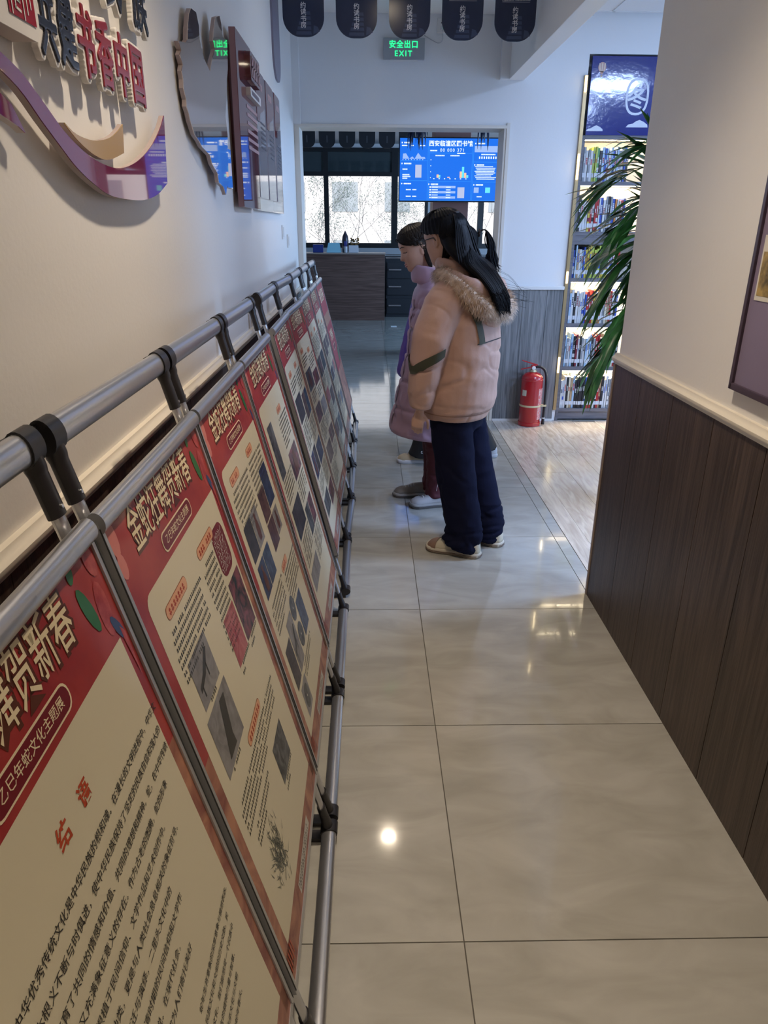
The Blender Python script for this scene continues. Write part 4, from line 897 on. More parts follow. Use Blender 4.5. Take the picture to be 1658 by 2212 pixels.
FR = [((-.62,.10,1.80),(-.36,.02,1.86),.36),((-.50,.35,1.50),(-.32,.15,1.66),.36),((-.58,.05,1.28),(-.36,0,1.52),.36),((-.60,-.05,.92),(-.40,-.05,1.20),.34),((-.46,.10,1.02),(-.32,.05,1.30),.32),((-.32,-.20,2.0),(-.22,-.1,1.80),.36),((-.22,.1,1.98),(-.16,.05,1.65),.36),((-.16,-.3,1.5),(-.14,-.2,1.3),.34),((-.22,.3,1.25),(-.2,.2,1.2),.32),((-.40,.0,.27),(-.28,0,.70),.24),((.4,.1,1.9),(.2,.1,1.6),.3),((.5,-.3,1.4),(.3,-.2,1.3),.3),((-.44,-.1,1.46),(-.30,-.05,1.56),.36),((-.30,.15,1.74),(-.2,.1,1.62),.36),((-.30,0,1.3),(-.22,0,1.45),.34),((-.26,.1,1.6),(-.2,.1,1.5),.36),((-.50,-.05,1.98),(-.30,-.02,1.90),.36),((-.40,.05,1.42),(-.26,.02,1.62),.34),((-.52,.02,1.62),(-.34,.02,1.72),.34)]
for k,(tp,md,ll) in enumerate(FR): frond(tp,md,(rnd.uniform(-.05,.05),rnd.uniform(-.05,.05),.27),ll=ll,seed=k)
# ============================================================ people
M_skin = mat('skin',(.50,.30,.22),.5,var=.10,nscale=10); M_lip = mat('lips',(.42,.16,.14),.45); M_hair = mat('black_hair',(.004,.004,.006),.46,spec=.16); M_hair2 = mat('brown_black_hair',(.012,.008,.006),.48,spec=.18)
def put(me, name, m, parent, smooth=True):
    me.name = name; me.materials.clear(); me.materials.append(m)
    if smooth: me.polygons.foreach_set('use_smooth',[True]*len(me.polygons))
    return link(name, me, parent)
from mathutils import noise as mnoise
def wrinkle(me, amp, scale, z0=-9, z1=9, stretch=(1,1,1)):
    me.update()
    no = [v.normal.copy() for v in me.vertices]
    for v, n in zip(me.vertices, no):
        c = v.co
        if z0 < c.z < z1:
            p = Vector((c.x*stretch[0],c.y*stretch[1],c.z*stretch[2]))*scale
            f = mnoise.noise(p)+.5*mnoise.noise(p*2.1)
            r = 1-abs(mnoise.noise(p*1.3+Vector((5,2,7))))*2
            v.co = c+n*amp*(f+.6*r)
    me.update()
def bvh_of(me): return BVHTree.FromPolygons([v.co.copy() for v in me.vertices],[tuple(p.vertices) for p in me.polygons])
def sill(rings):   # list of (z, cx, cy, rx, ry[, n-power])
    out = []
    for r in rings:
        z, cx, cy, rx, ry = r[:5]; pw = r[5] if len(r) > 5 else .9
        out.append([Vector((cx+rx*math.copysign(abs(math.cos(t))**pw,math.cos(t)), cy+ry*math.copysign(abs(math.sin(t))**pw,math.sin(t)), z)) for t in [2*math.pi*k/28 for k in range(28)]])
    return out
S_ = [1.0,.93,.8,.6,.4,.2,0,-.2,-.35,-.5,-.65,-.8,-.92,-1.0]
XF = [.0,.040,.068,.086,.093,.092,.087,.089,.089,.088,.088,.086,.076,.050]
XBk= [-.0,-.045,-.072,-.093,-.102,-.105,-.102,-.092,-.078,-.056,-.030,-.004,.012,.024]
WH = [.0,.036,.056,.070,.076,.077,.0755,.073,.069,.063,.056,.046,.033,.012]
S_r, XF_r, XB_r, WH_r = S_[::-1], XF[::-1], XBk[::-1], WH[::-1]
HH = .115
def head_pt(s, th, grow=0.):
    xf = interp(s,S_r,XF_r); xb = interp(s,S_r,XB_r); wd = interp(s,S_r,WH_r); c = math.cos(th); xc = -.004
    ex = (xf-xc) if c > 0 else (xc-xb)
    a = th if th <= math.pi else th-2*math.pi
    x = xc+ex*math.copysign(abs(c)**.92,c); y = wd*math.copysign(abs(math.sin(th))**.86,math.sin(th))
    if not grow:
        g = lambda v,m_,d: math.exp(-((v-m_)/d)**2)
        nb = 0
        if -.36 < s < .16: nb = interp(s,[-.36,-.30,-.25,-.10,.05,.16],[0,.020,.025,.015,.006,0])
        x += nb*g(a,0,.17)
        x += .006*g(s,-.50,.045)*g(a,0,.28)+.006*g(s,-.62,.05)*g(a,0,.25)-.003*g(s,-.56,.02)*g(a,0,.3)
        x += .006*g(s,-.86,.10)*g(a,0,.35)
        x -= .010*g(s,.05,.10)*(g(a,.46,.17)+g(a,-.46,.17)); x += .004*g(s,.22,.07)*(g(a,.4,.3)+g(a,-.4,.3))
        y += .004*g(s,-.22,.16)*(g(a,.75,.3)-g(a,-.75,.3))
    return Vector((x,y,s*HH))
def head_geo(q, M, n=64, m=56):
    rings = []
    for k in range(m+1):
        s = -math.cos(math.pi*(.015+.97*k/m)); s = max(-.999,min(.999,s))
        rings.append([M @ head_pt(s,2*math.pi*i/n) for i in range(n)])
    q.loft(rings)
    for sd in (-1,1):   # ears
        e = [M @ Vector((-.012+.004*math.cos(t)-.012*math.sin(t)*.2, sd*(.0765+.006*max(0,-math.cos(t))), -.008+.031*math.sin(t)) ) for t in [0]]
        pts = [M @ Vector((-.010-.017*math.cos(t), sd*(.079+.007*math.sin(t*.5)), -.006+.030*math.sin(t))) for t in [R(-100+220*j/9) for j in range(10)]]
        q.tube(pts,[.0055]*10,8,round_ends=True)
        q.ball(M @ Vector((-.012,sd*.076,-.010)),(.012,.006,.022),8,6)
def hair_cap(M, keep, grow=.012, n=160, m=110, lump=.0, thick=.0):
    rings = []
    for k in range(m+1):
        s = -math.cos(math.pi*(.02+.96*k/m))
        row = []
        for i in range(n):
            th = 2*math.pi*i/n; p = head_pt(s,th,1); d = Vector((p.x+.004,p.y,p.z*.8)); d = d.normalized()
            g = grow*(1+.12*math.sin(37*th+3*s))+lump*max(0,s)
            row.append((p+d*g, s, th))
        rings.append(row)
    q = MB(); q.v = [tuple(M @ r[0]) for row in rings for r in row]
    for k in range(m):
        for i in range(n):
            j = (i+1)%n; _, s, th = rings[k][i]; a = th if th <= math.pi else th-2*math.pi
            if keep(s+.5*(2/m), a): q.f.append((k*n+i,k*n+j,(k+1)*n+j,(k+1)*n+i)); q.mi.append(0)
    q.f.append(tuple(m*n+i for i in range(n))); q.mi.append(0)
    return q
def finger(q, p, dirs, L, r):
    pts = [Vector(p)]
    for d,l in zip(dirs,L): pts.append(pts[-1]+Vector(d).normalized()*l)
    q.tube(pts,[r,r*.95,r*.9,r*.78][:len(pts)],8,round_ends=True)
def hand(q, w_, d, palm, s=1., curl=.5):
    # w_: wrist, d: pointing direction, palm: palm normal (the side the fingers curl to)
    d = Vector(d).normalized(); palm = Vector(palm); palm = (palm-d*palm.dot(d)).normalized(); sd = d.cross(palm)
    w_ = Vector(w_)
    q.tube([w_-d*.03,w_+d*.01,w_+d*.045,w_+d*.078],[(.019,.015),(.022,.014),(.033,.0135),(.031,.011)],14,ref=sd,round_ends=True)
    for i,(o_,l) in enumerate(((.024,.068),(.008,.076),(-.008,.071),(-.023,.056))):
        b = w_+d*(.082-.004*abs(i-1.3))+sd*o_*s
        c1 = math.radians(18+40*curl*.5); c2 = math.radians(25+60*curl); c3 = math.radians(30+80*curl)
        f = lambda c: d*math.cos(c)+palm*math.sin(c)
        finger(q,b-d*.012,(d,f(c1),f(c2),f(c3))[1:],(l*.50,l*.32,l*.26),.0078-.0006*(i==3))
    tb = w_+d*.022+sd*.026*s
    finger(q,tb,(d*.7+sd*.6*s+palm*.3,d*.9+sd*.25*s+palm*.4,d+palm*.5),(.030,.028,.022),.0088)
def shoe(parent, loc, rz, L=.26, cols=('sole','upper','toe'), name='shoe', laces=True, wide=1.):
    o = bpy.data.objects.new(name, None); COL.objects.link(o); o.parent = parent; o.location = loc; o.rotation_euler = (0,0,rz); o.empty_display_size = .05
    xs = [-.13,-.122,-.10,-.05,0,.05,.09,.115,.130,.134]; ws = [.012,.028,.036,.036,.037,.045,.047,.040,.024,.008]; hs = [.055,.085,.092,.092,.088,.068,.056,.046,.034,.026]
    k = L/.264
    mesh_parts = []
    so = MB(); top = []; outl = [(x*k,w_*wide) for x,w_ in zip(xs,ws)]+[(x*k,-w_*wide) for x,w_ in list(zip(xs,ws))[::-1]]
    pad = [(x*1.03,y*1.10) for x,y in outl][::-1]
    so.loft([[Vector((x*.97,y*.94,.0)) for x,y in pad],[Vector((x,y,.006)) for x,y in pad],[Vector((x*1.01,y*1.03,.018)) for x,y in pad],[Vector((x*.995,y*.99,.024+ (.010 if x > .1*k else 0))) for x,y in pad],[Vector((x*.96,y*.9,.030)) for x,y in pad]])
    up_ = MB(); rings = []
    for x,w_,h in zip(xs,ws,hs):
        n = 14; rings.append([Vector((x*k, w_*wide*math.copysign(abs(math.cos(t))**.75,math.cos(t)), .022+(h-.022)*max(0,math.sin(t))**.8)) for t in [math.pi*j/(n-1) for j in range(n)]])
    up_.loft(rings, caps=True)
    return o, so, up_, k
def build_shoe(parent, loc, rz, m_sole, m_up, m_toe, m_lace, L=.26, wide=1., stripe=None):
    o, so, up_, k = shoe(parent, loc, rz, L, wide=wide)
    so.build('sole', m_sole, o, smooth='all'); up_.build('upper', m_up, o, smooth='all')
    if stripe:
        for z in (.009,.016): 
            xs = [-.134,-.12,-.10,-.05,0,.05,.09,.115,.130,.139]; ws = [.012,.031,.039,.040,.041,.050,.052,.045,.028,.008]
            pts = [(x*k*1.025,w_*wide*1.04,z) for x,w_ in zip(xs,ws)]+[(x*k*1.025,-w_*wide*1.04,z) for x,w_ in list(zip(xs,ws))[::-1]]
            MB().tube(pts+[pts[0]],.0017,5).build('sole_line', stripe, o)
    q = MB(); rings = []
    for x,w_,h in ((.128,.024,.037),(.118,.0395,.047),(.098,.0475,.0565),(.078,.0475,.0625)):
        rings.append([Vector((x*k, (w_+.0012)*wide*math.copysign(abs(math.cos(t))**.75,math.cos(t)), .022+(h+.0012-.022)*max(0,math.sin(t))**.8)) for t in [math.pi*j/13 for j in range(14)]])
    q.loft(rings, caps=False, closed=False); q.build('toe_cap', m_toe, o, smooth='all')
    for j in range(4):
        x = .012+.016*j; h = interp(x,[0,.05,.09],[.089,.070,.058])
        MB().tube([(x*k,-.022*wide,h-.010),(x*k+.004,0,h+.003),(x*k,.022*wide,h-.010)],.0032,6).build('lace', m_lace, o, smooth='all')
    return o
def strands(q, roots, ends, n, rnd, r=.0032, wob=.01, mid=None, k=10):
    for _ in range(n):
        f = rnd.random(); a = roots(f,rnd); pts = [a]
        path = ends(f,a,rnd); P_ = smooth_path([a]+path,4); L = len(P_)
        q.tube(P_,[r*(1-.75*(i/(L-1))**2)*(.6 if i == 0 else 1) for i in range(L)],4,caps=False)

# ---------------------------------------------------------------- the girl in the apricot parka
def creases(me, amp, scale, z0, z1, stretch=(1,1,1), wd=.16, seed=0.):
    me.update(); no = [v.normal.copy() for v in me.vertices]
    for v, n in zip(me.vertices, no):
        c = v.co
        if z0 < c.z < z1:
            p = Vector((c.x*stretch[0],c.y*stretch[1],c.z*stretch[2]))*scale+Vector((seed,seed*.7,seed*1.3)); a = mnoise.noise(p)
            m_ = max(0,min(1,.5+1.6*mnoise.noise(p*.45+Vector((9,3,1)))))
            v.co = c-n*amp*m_*math.exp(-(a/wd)**2)
    me.update()
A = thing('person','girl in an apricot parka with fur hood and navy trousers, long black hair','person',(.445,3.52,0),R(150))
HM = Matrix.Translation((.100,.012,1.545)) @ Matrix.Rotation(R(-17),4,'Z') @ Matrix.Rotation(R(17),4,'Y')
q = MB(); head_geo(q,HM)
q.tube([(.02,0,1.30),(.03,0,1.40),(.065,0,1.49)],[(.062,.065),(.052,.054),(.050,.052)],18)
q.loft(sill([(.70,0,0,.10,.14),(.85,0,0,.11,.14),(1.05,.0,0,.09,.12),(1.2,0,0,.09,.13),(1.32,0,0,.065,.13),(1.36,0,0,.05,.09)]))
EL = {1:((.048,.258,1.055),(.085,.250,.795)),-1:((.03,-.235,1.05),(.12,-.21,.83))}
for s in (1,-1):
    e,w_ = EL[s]; q.tube(smooth_path([(0,.15*s,1.31),(.03,.195*s,1.20),e,w_],3),[.045]*6+[.038]*2+[.030]+[.026],12,round_ends=True)
    dx = -.10 if s == 1 else -.14
    q.tube([(0,.08*s,.78),(dx*.5,.095*s,.45),(dx,.10*s,.09),(dx+.04,.10*s,.05)],[.08,.058,.042,.04],12,round_ends=True)
hand(q,(.089,.248,.775),(.16,.02,-1),(.35,-1,.0),s=1,curl=.35); hand(q,(.125,-.205,.80),(.3,.02,-1),(.1,1,0),s=-1,curl=.55)
put(remesh(q,.0045,3,.55),'body',M_skin,A)
M_parka = mat('parka_apricot',(.48,.30,.24),.55,bump=.10,bscale=55,var=.06,nscale=3); M_olive = mat('band_olive',(.050,.050,.028),.6); M_zip = mat('zip_dark',(.02,.012,.012),.5)
def sleeve(q, s, E_):
    e,w_ = E_[s]; sp = smooth_path([(-.01,.13*s,1.325),(.012,.195*s,1.255),((e[0]*.7),e[1]*.96,1.15),e,((e[0]+w_[0])/2+.004,(e[1]+w_[1])/2+.004*s,.92),w_],3)
    q.tube(sp,[.078,.085,.090,.092,.091,.089,.087,.086,.084,.082,.080,.076,.072,.066,.056,.048],20,round_ends=False)
q = MB(); q.loft(sill([(.715,.005,0,.158,.190),(.738,.005,0,.168,.202),(.81,-.005,0,.178,.212),(.92,-.012,0,.178,.212),(1.05,-.015,0,.172,.208),(1.18,-.015,0,.162,.200),(1.27,-.005,0,.140,.185),(1.335,.0,0,.112,.165),(1.385,.015,0,.094,.118),(1.43,.035,0,.084,.088)]))
for s in (1,-1): sleeve(q,s,EL)
me = remesh(q,.0075,4); wrinkle(me,.007,5.0,.76,1.36,(1,1,1.5)); creases(me,.009,4.2,.70,1.34,(.8,.8,2.4),.10); creases(me,.006,7,.72,1.32,(.6,1.4,1.8),.10,3.); pk = put(me,'parka',M_parka,A); BV = bvh_of(me)
def on_surf(p, cen, off=.004, inside=True):
    p = Vector(p); c = Vector(cen); d = (p-c).normalized(); h = BV.ray_cast(c,d,.5) if inside else BV.ray_cast(c+d*.6,-d)
    if h[0] is None: return p
    n = h[1] if h[1].dot(d) > 0 else -h[1]
    return h[0]+n*off
def band(name, pts, cens, half, m, off=.004, par=None):
    q = MB(); vs = []; K = len(pts)
    for i in range(K):
        t = (Vector(pts[min(i+1,K-1)])-Vector(pts[max(i-1,0)])).normalized(); c = Vector(cens[i]); d = (Vector(pts[i])-c).normalized(); s = t.cross(d).normalized()
        vs.append([on_surf(Vector(pts[i])+s*half*u, c+s*half*u, off) for u in (-1,-.33,.33,1)])
    q.v = [tuple(p) for r in vs for p in r]
    for i in range(K-1):
        for j in range(3): q.f.append((4*i+j,4*i+j+1,4*i+4+j+1,4*i+4+j)); q.mi.append(0)
    return q.build(name, m, par or pk, smooth='all')
e,w_ = [Vector(x) for x in EL[1]]
ce = e+(w_-e)*.12
def chev(a):   # lowest at the outer front of the elbow
    d_ = abs((math.degrees(a)-62+180) % 360-180); return -.045+.00085*d_
aa = [R(168-14*i) for i in range(16)]
band('sleeve_band',[ce+Vector((math.cos(a)*.2,math.sin(a)*.2,chev(a))) for a in aa],[ce+Vector((0,0,chev(a))) for a in aa],.020,M_olive,.008)
band('armhole_strip',[(-.40,.150-.003*i,1.315-.022*i) for i in range(11)],[(-.02,.150-.003*i,1.315-.022*i) for i in range(11)],.016,M_olive,.008)
band('yoke_seam',[(-.4*math.cos(R(a)),.4*math.sin(R(a)),1.075+.03*math.cos(R(a*1.2))) for a in range(44,-75,-7)],[(0,0,1.075+.03*math.cos(R(a*1.2))) for a in range(44,-75,-7)],.0026,M_zip,.002)
band('hem_seam',[(.5*math.cos(R(a)),.5*math.sin(R(a)),.752) for a in range(40,320,10)],[(0,0,.752) for a in range(40,320,10)],.0022,mat('seam_apricot',(.30,.16,.11),.6),.002)
band('logo_print',[(-.5,-.10-.006*i,1.120) for i in range(6)],[(0,-.10-.006*i,1.120) for i in range(6)],.008,M_zip,.002)
# collar and hood with fur
q = MB(); ang = [R(a) for a in range(20,341,16)]
q.tube([Vector((.045+.078*math.cos(a),.082*math.sin(a),1.425+.014*math.cos(a))) for a in ang],[(.040,.016)]*len(ang),12,ref=(0,0,1),round_ends=True)
put(remesh(q,.008,4),'collar',M_parka,A)
q = MB(); q.ball((-.130,0,1.280),(.075,.150,.058),20,14); q.ball((-.155,0,1.225),(.055,.11,.075),18,12)
q.tube(smooth_path([(.03,.125,1.39),(-.06,.165,1.365),(-.14,.125,1.335),(-.17,0,1.32),(-.14,-.125,1.335),(-.06,-.165,1.365),(.03,-.125,1.39)],3),[(.040,.032)]*19,12,ref=(0,0,1),round_ends=True)
me = remesh(q,.009,5); wrinkle(me,.005,14); hd = put(me,'hood',M_parka,A); HB = bvh_of(me)
M_fur = mat('fur_tan',(.42,.29,.20),.7,noise_col=(.62,.48,.37),nscale=30); rnd = random.Random(1)
rim = smooth_path([(.075,.105,1.395),(.03,.150,1.385),(-.06,.190,1.350),(-.130,.178,1.295),(-.185,.125,1.245),(-.208,.0,1.225),(-.185,-.125,1.250),(-.130,-.175,1.300),(-.06,-.185,1.36),(.03,-.150,1.39),(.075,-.105,1.40)],6)
q = MB(); q.tube(rim,[.024]+[.036]*(len(rim)-2)+[.024],12,round_ends=True); put(remesh(q,.009,3),'fur_trim',M_fur,hd)
q = MB()
for k in range(5200):
    i = rnd.uniform(0,len(rim)-1.001); c = rim[int(i)].lerp(rim[int(i)+1],i-int(i)); t = (rim[int(i)+1]-rim[int(i)]).normalized()
    d = Vector((rnd.gauss(0,1),rnd.gauss(0,1),rnd.gauss(0,1))); d = (d-t*d.dot(t)); 
    if d.length < .01: continue
    d.normalize(); p = c+d*.030; g = (d+Vector((-.15,0,-.55))+t*rnd.gauss(0,.35)).normalized(); L = rnd.uniform(.018,.040); s = t*rnd.uniform(.0010,.0017)
    e_ = p+g*L*.55; f_ = e_+(g+Vector((0,0,-.45))).normalized()*L*.5
    q.add([p-s,p+s,e_+s*.7,e_-s*.7,f_],[(0,1,2,3),(3,2,4)])
stuff(q.build('fur_hairs',M_fur,hd))
# trousers
M_navyc = mat('trousers_navy',(.006,.007,.022),.8,bump=.08,bscale=70,spec=.10)
q = MB(); q.loft(sill([(.66,0,0,.125,.155),(.74,0,0,.130,.165),(.90,0,0,.12,.15),(.95,0,0,.10,.13)]))
for s,dx in ((1,-.100),(-1,-.150)):
    P_ = smooth_path([(0,.080*s,.74),(.01+dx*.4,.086*s,.52),(dx*.75,.090*s,.30),(dx-.006,.094*s,.14),(dx+.012,.098*s,.045)],3)
    q.tube(P_,[(.108,.092),(.108,.092),(.107,.090),(.105,.088),(.102,.086),(.100,.084),(.098,.083),(.097,.083),(.098,.084),(.102,.088),(.106,.092),(.108,.093),(.106,.090)],22,ref=(1,0,0))
me = remesh(q,.0085,5); wrinkle(me,.005,9,.05,.66,(1,1,1.2)); creases(me,.010,7,.06,.64,(1,1,1.4),.14); creases(me,.014,10,.05,.24,(.6,.6,2.4),.2,4.); tr = put(me,'trousers',M_navyc,A)
M_sole = mat('sole_cream',(.50,.45,.36),.6); M_upb = mat('shoe_brown',(.22,.13,.09),.6); M_upc = mat('shoe_cream',(.52,.46,.34),.6); M_bl = mat('sole_brown',(.16,.10,.07),.6)
build_shoe(A,(-.062,.105,0),R(4),M_sole,M_upc,M_upb,mat('lace_sage',(.30,.30,.22),.7),.290,1.12,M_bl)
build_shoe(A,(-.115,-.105,0),R(-6),M_sole,M_upc,M_upb,mat('lace_sage',(.30,.30,.22),.7),.290,1.12,M_bl)
# hair: cap, half-up tail and long back hair
def keepA(s,a): return abs(a) > interp(s,[-.3,.02,.10,.18,.30,.48,.60,.66],[2.05,2.0,1.78,1.36,1.15,.98,.70,-1])
q = hair_cap(HM,keepA,.017,lump=.006); hr = q.build('hair',M_hair,A,smooth='all')
lat = (HM.to_3x3() @ Vector((0,1,0))); lat.z = 0; lat = (lat.normalized()+Vector((0,1,0))).normalized()
core = smooth_path([HM @ Vector((-.045,0,.03)),HM @ Vector((-.070,0,-.05)),(-.055,.045,1.450),(-.115,.060,1.395),(-.172,.070,1.335),(-.205,.072,1.280)],3)
q = MB(); q.tube(core,[(.074,.060),(.078,.058),(.082,.052),(.084,.046),(.082,.042),(.080,.038),(.078,.034),(.074,.032),(.070,.030),(.064,.028),(.056,.024),(.050,.022),(.044,.018),(.036,.014),(.026,.010),(.014,.006)],18,ref=lat)
put(remesh(q,.007,4),'hair_back',M_hair,hr)
rnd = random.Random(3); q = MB()
for k in range(950):
    a = rnd.uniform(-1.14,1.14); t = math.sin(a); s0 = rnd.uniform(.0,.92); up = rnd.uniform(0,1)
    p0 = HM @ (head_pt(s0,math.pi+a,1)*1.16); p1 = HM @ (head_pt(-.12,math.pi+a*.93,1)*1.22)
    y = t*.082+rnd.gauss(0,.008); o_ = rnd.uniform(-.01,.020)*(1-abs(t)*.5); ln = rnd.gauss(.01,.022)
    P_ = [p0] if s0 < .1 else [p0,HM @ (head_pt(s0*.45,math.pi+a*.97,1)*1.20)]
    P_ += [p1,Vector((-.078-o_,.045,1.455))+lat*y,Vector((-.142-o_,.060,1.400))+lat*y*.95,Vector((-.200-o_,.070,1.335))+lat*y*.8,Vector((-.238-o_*.8+ln*.2,.072,1.258+ln))+lat*y*.72]
    P_ = smooth_path(P_,4); L = len(P_)
    q.tube(P_,[.0042*(1-.85*(i/(L-1))**3) for i in range(L)],4,caps=False)
for k in range(12):   # stray hairs blown back
    y = rnd.uniform(-.07,.07); z = rnd.uniform(1.30,1.43)
    q.tube(smooth_path([(-.12,y,z),(-.23,y,z-.03),(-.30-rnd.uniform(0,.07),y+rnd.gauss(0,.03),z-.05+rnd.gauss(0,.03))],4),[.0006]*9,3,caps=False)
for k in range(260):  # crown hair combed back to the tie
    a = rnd.uniform(-1.6,1.6); p0 = HM @ (head_pt(rnd.uniform(.30,.70)+.1*math.cos(a),a,1)*1.15); pt = HM @ Vector((-.085,rnd.gauss(0,.008),.088))
    md = HM @ (Vector((-.020+.02*math.cos(a),math.sin(a)*.058,.122)))
    P_ = smooth_path([p0,md,pt],5); q.tube(P_,[.0034]*len(P_),4,caps=False)
for k in range(70):   # half-up tail
    y = rnd.gauss(0,.012); P_ = smooth_path([HM @ Vector((-.085,y*.3,.09)),HM @ Vector((-.112,y,.070)),HM @ Vector((-.128,y*1.6,.01)),HM @ Vector((-.132,y*2.2,-.07)),HM @ Vector((-.145,y*2.6,-.15))],4); q.tube(P_,[.0036]*(len(P_)-2)+[.0022,.0006],4,caps=False)
stuff(q.build('hair_strands',M_hair,hr,smooth='all'))
q = MB(); q.tube([HM @ Vector((-.090+.016*math.cos(t),.020*math.sin(t),.098+.010*math.cos(t))) for t in [2*math.pi*k/14 for k in range(15)]],.006,8); q.build('hair_tie',M_zip,hr,smooth='all')
# glasses
gl = thing('g','g','g'); bpy.data.objects.remove(gl)
gm = mat('glasses_black',(.01,.01,.012),.25); ge = bpy.data.objects.new('glasses',None); COL.objects.link(ge); ge.parent = A; ge.empty_display_size = .03
for sd in (1,-1):
    c = Vector((.100,.034*sd,.004)); rim_ = [HM @ (c+Vector((-.004*abs(math.cos(t)),.027*math.cos(t)*1.0,.020*math.sin(t)))) for t in [2*math.pi*k/18 for k in range(19)]]
    MB().tube(rim_,.0018,6).build('rim',gm,ge,smooth='all')
    MB().tube([HM @ Vector(p) for p in ((.096,.061*sd,.010),(.088,.071*sd,.012),(.03,.081*sd,.008),(-.012,.085*sd,.004),(-.022,.085*sd,-.012))],.0023,6).build('temple',gm,ge,smooth='all')
    q = MB(); q.poly([(0,0)]) if False else None
    q.v = [tuple(HM @ (c+Vector((0,.026*math.cos(t),.019*math.sin(t))))) for t in [2*math.pi*k/16 for k in range(16)]]; q.f = [tuple(range(16))]; q.mi = [0]
    q.build('lens',mat('lens_glass',(.9,.95,1),.02,alpha=.18),ge)
MB().tube([HM @ Vector(p) for p in ((.100,.008,.010),(.104,0,.012),(.100,-.008,.010))],.0018,6).build('bridge',gm,ge)

# ---------------------------------------------------------------- the girl in the long lilac coat
B = thing('person','girl in a long lilac down coat and maroon trousers, face in profile','person',(.40,4.17,0),R(183))
HB_ = Matrix.Translation((.135,.0,1.492)) @ Matrix.Rotation(R(4),4,'Z') @ Matrix.Rotation(R(22),4,'Y')
q = MB(); head_geo(q,HB_); q.tube([(.02,0,1.22),(.045,0,1.34),(.085,0,1.43)],[(.06,.06),(.05,.052),(.05,.05)],18)
q.loft(sill([(.70,0,0,.10,.14),(1.0,0,0,.10,.13),(1.2,0,0,.09,.14),(1.28,0,0,.06,.14),(1.32,0,0,.04,.08)]))
EB = {1:((-.02,.215,.98),(.05,.19,.74)),-1:((-.02,-.215,.98),(.05,-.19,.74))}
for s in (1,-1):
    e,w_ = EB[s]; q.tube(smooth_path([(0,.15*s,1.25),e,w_],4),[.04]*5+[.034]*4,12,round_ends=True)
    q.tube([(0,.08*s,.75),(.0,.08*s,.45),(-.01,.075*s,.08),(.03,.075*s,.05)],[.08,.058,.042,.04],12,round_ends=True); hand(q,Vector(w_)+Vector((.01,0,-.02)),(.3,0,-1),(0,-s,0),s=-s,curl=.5)
put(remesh(q,.005,3,.5),'body',M_skin,B)
M_lilac = mat('coat_lilac',(.40,.26,.34),.5,var=.05,nscale=3)
q = MB(); zs = [.43,.46,.55,.65,.76,.86,.98,1.08,1.18,1.25,1.30,1.335]
fr = [.275,.282,.268,.248,.222,.200,.178,.168,.160,.148,.130,.110]; bk = [.19,.20,.20,.195,.185,.18,.175,.17,.165,.15,.12,.09]; ry = [.215,.222,.225,.222,.218,.214,.21,.205,.195,.172,.14,.10]
q.loft(sill([(z,(a-b)/2,0,(a+b)/2,c) for z,a,b,c in zip(zs,fr,bk,ry)]))
for s in (1,-1):
    e,w_ = EB[s]; q.tube(smooth_path([(.0,.11*s,1.25),(.0,.18*s,1.15),e,w_],4),[.076,.082,.086,.087,.087,.086,.084,.082,.08,.078,.074,.066,.054],18)
me = remesh(q,.009,3); wrinkle(me,.006,8,.45,1.28)
me.update(); no = [v.normal.copy() for v in me.vertices]
for v,n in zip(me.vertices,no):
    for zq in (.60,.76,.91,1.05,1.17): v.co -= n*.013*math.exp(-((v.co.z-zq-.05*v.co.x)/.013)**2)
creases(me,.010,8,.45,1.3,(1,1,1.0),.15,2.)
ct = put(me,'coat',M_lilac,B); BV = bvh_of(me); pk = ct
# hem tilts up toward the back edge of the front placket
for v in me.vertices:
    if v.co.z < .62: v.co.z += .10*max(0,(v.co.x-.0))*max(0,(.62-v.co.z)/.2)*1.2
me.update()
band('front_placket',[(.6,.035,1.22-.05*i) for i in range(15)],[(0,.035,1.22-.05*i) for i in range(15)],.016,M_lilac,.008)
for k in range(5): MB().lathe([(.0005,0),(.008,.001),(.008,.004),(.0005,.005)],10).build('button',mat('button_pearl',(.6,.5,.55),.3),ct).matrix_local = Matrix.Translation(on_surf((.6,.062,.58+.14*k),(0,.062,.58+.14*k),.002)) @ Matrix.Rotation(R(90),4,'Y')
q = MB(); ang = [R(a) for a in range(-160,161,16)]
q.tube([Vector((.052+.098*math.cos(a),.088*math.sin(a),1.345+.012*math.cos(a))) for a in ang],[(.052,.017)]*len(ang),12,ref=(0,0,1),round_ends=True); put(remesh(q,.008,3),'collar',M_lilac,B)
q = MB()
for s in (1,-1): q.tube(smooth_path([(0,.085*s,.78),(.0,.082*s,.50),(-.012,.078*s,.22),(.0,.075*s,.10),(-.002,.075*s,.052)],3),[.092,.090,.086,.082,.076,.070,.066,.062,.058,.058,.062,.064,.058],18)
me = remesh(q,.009,4); wrinkle(me,.006,14,.05,.5,(1,1,1.8)); tr = put(me,'trousers',mat('trousers_maroon',(.085,.012,.020),.7),B)
for s in (1,-1): MB().tube(smooth_path([(.0,(.078+.072)*s,.45),(-.012,(.078+.066)*s,.25),(.0,(.075+.058)*s,.11)],3),.003,5).build('piping',mat('piping_pale',(.45,.35,.34),.6),tr)
M_gs = mat('shoe_grey',(.20,.18,.16),.6); M_gw = mat('shoe_offwhite',(.46,.45,.46),.55); M_gsole = mat('sole_greige',(.33,.32,.31),.6); M_lw = mat('lace_white',(.5,.5,.5),.7)
build_shoe(B,(.10,-.085,0),R(-4),M_gsole,M_gs,M_gs,M_lw,.275,1.06,mat('sole_dark',(.06,.05,.05),.6)); build_shoe(B,(.015,.095,0),R(5),M_gsole,M_gw,M_gw,M_lw,.275,1.06,mat('sole_dark',(.06,.05,.05),.6))
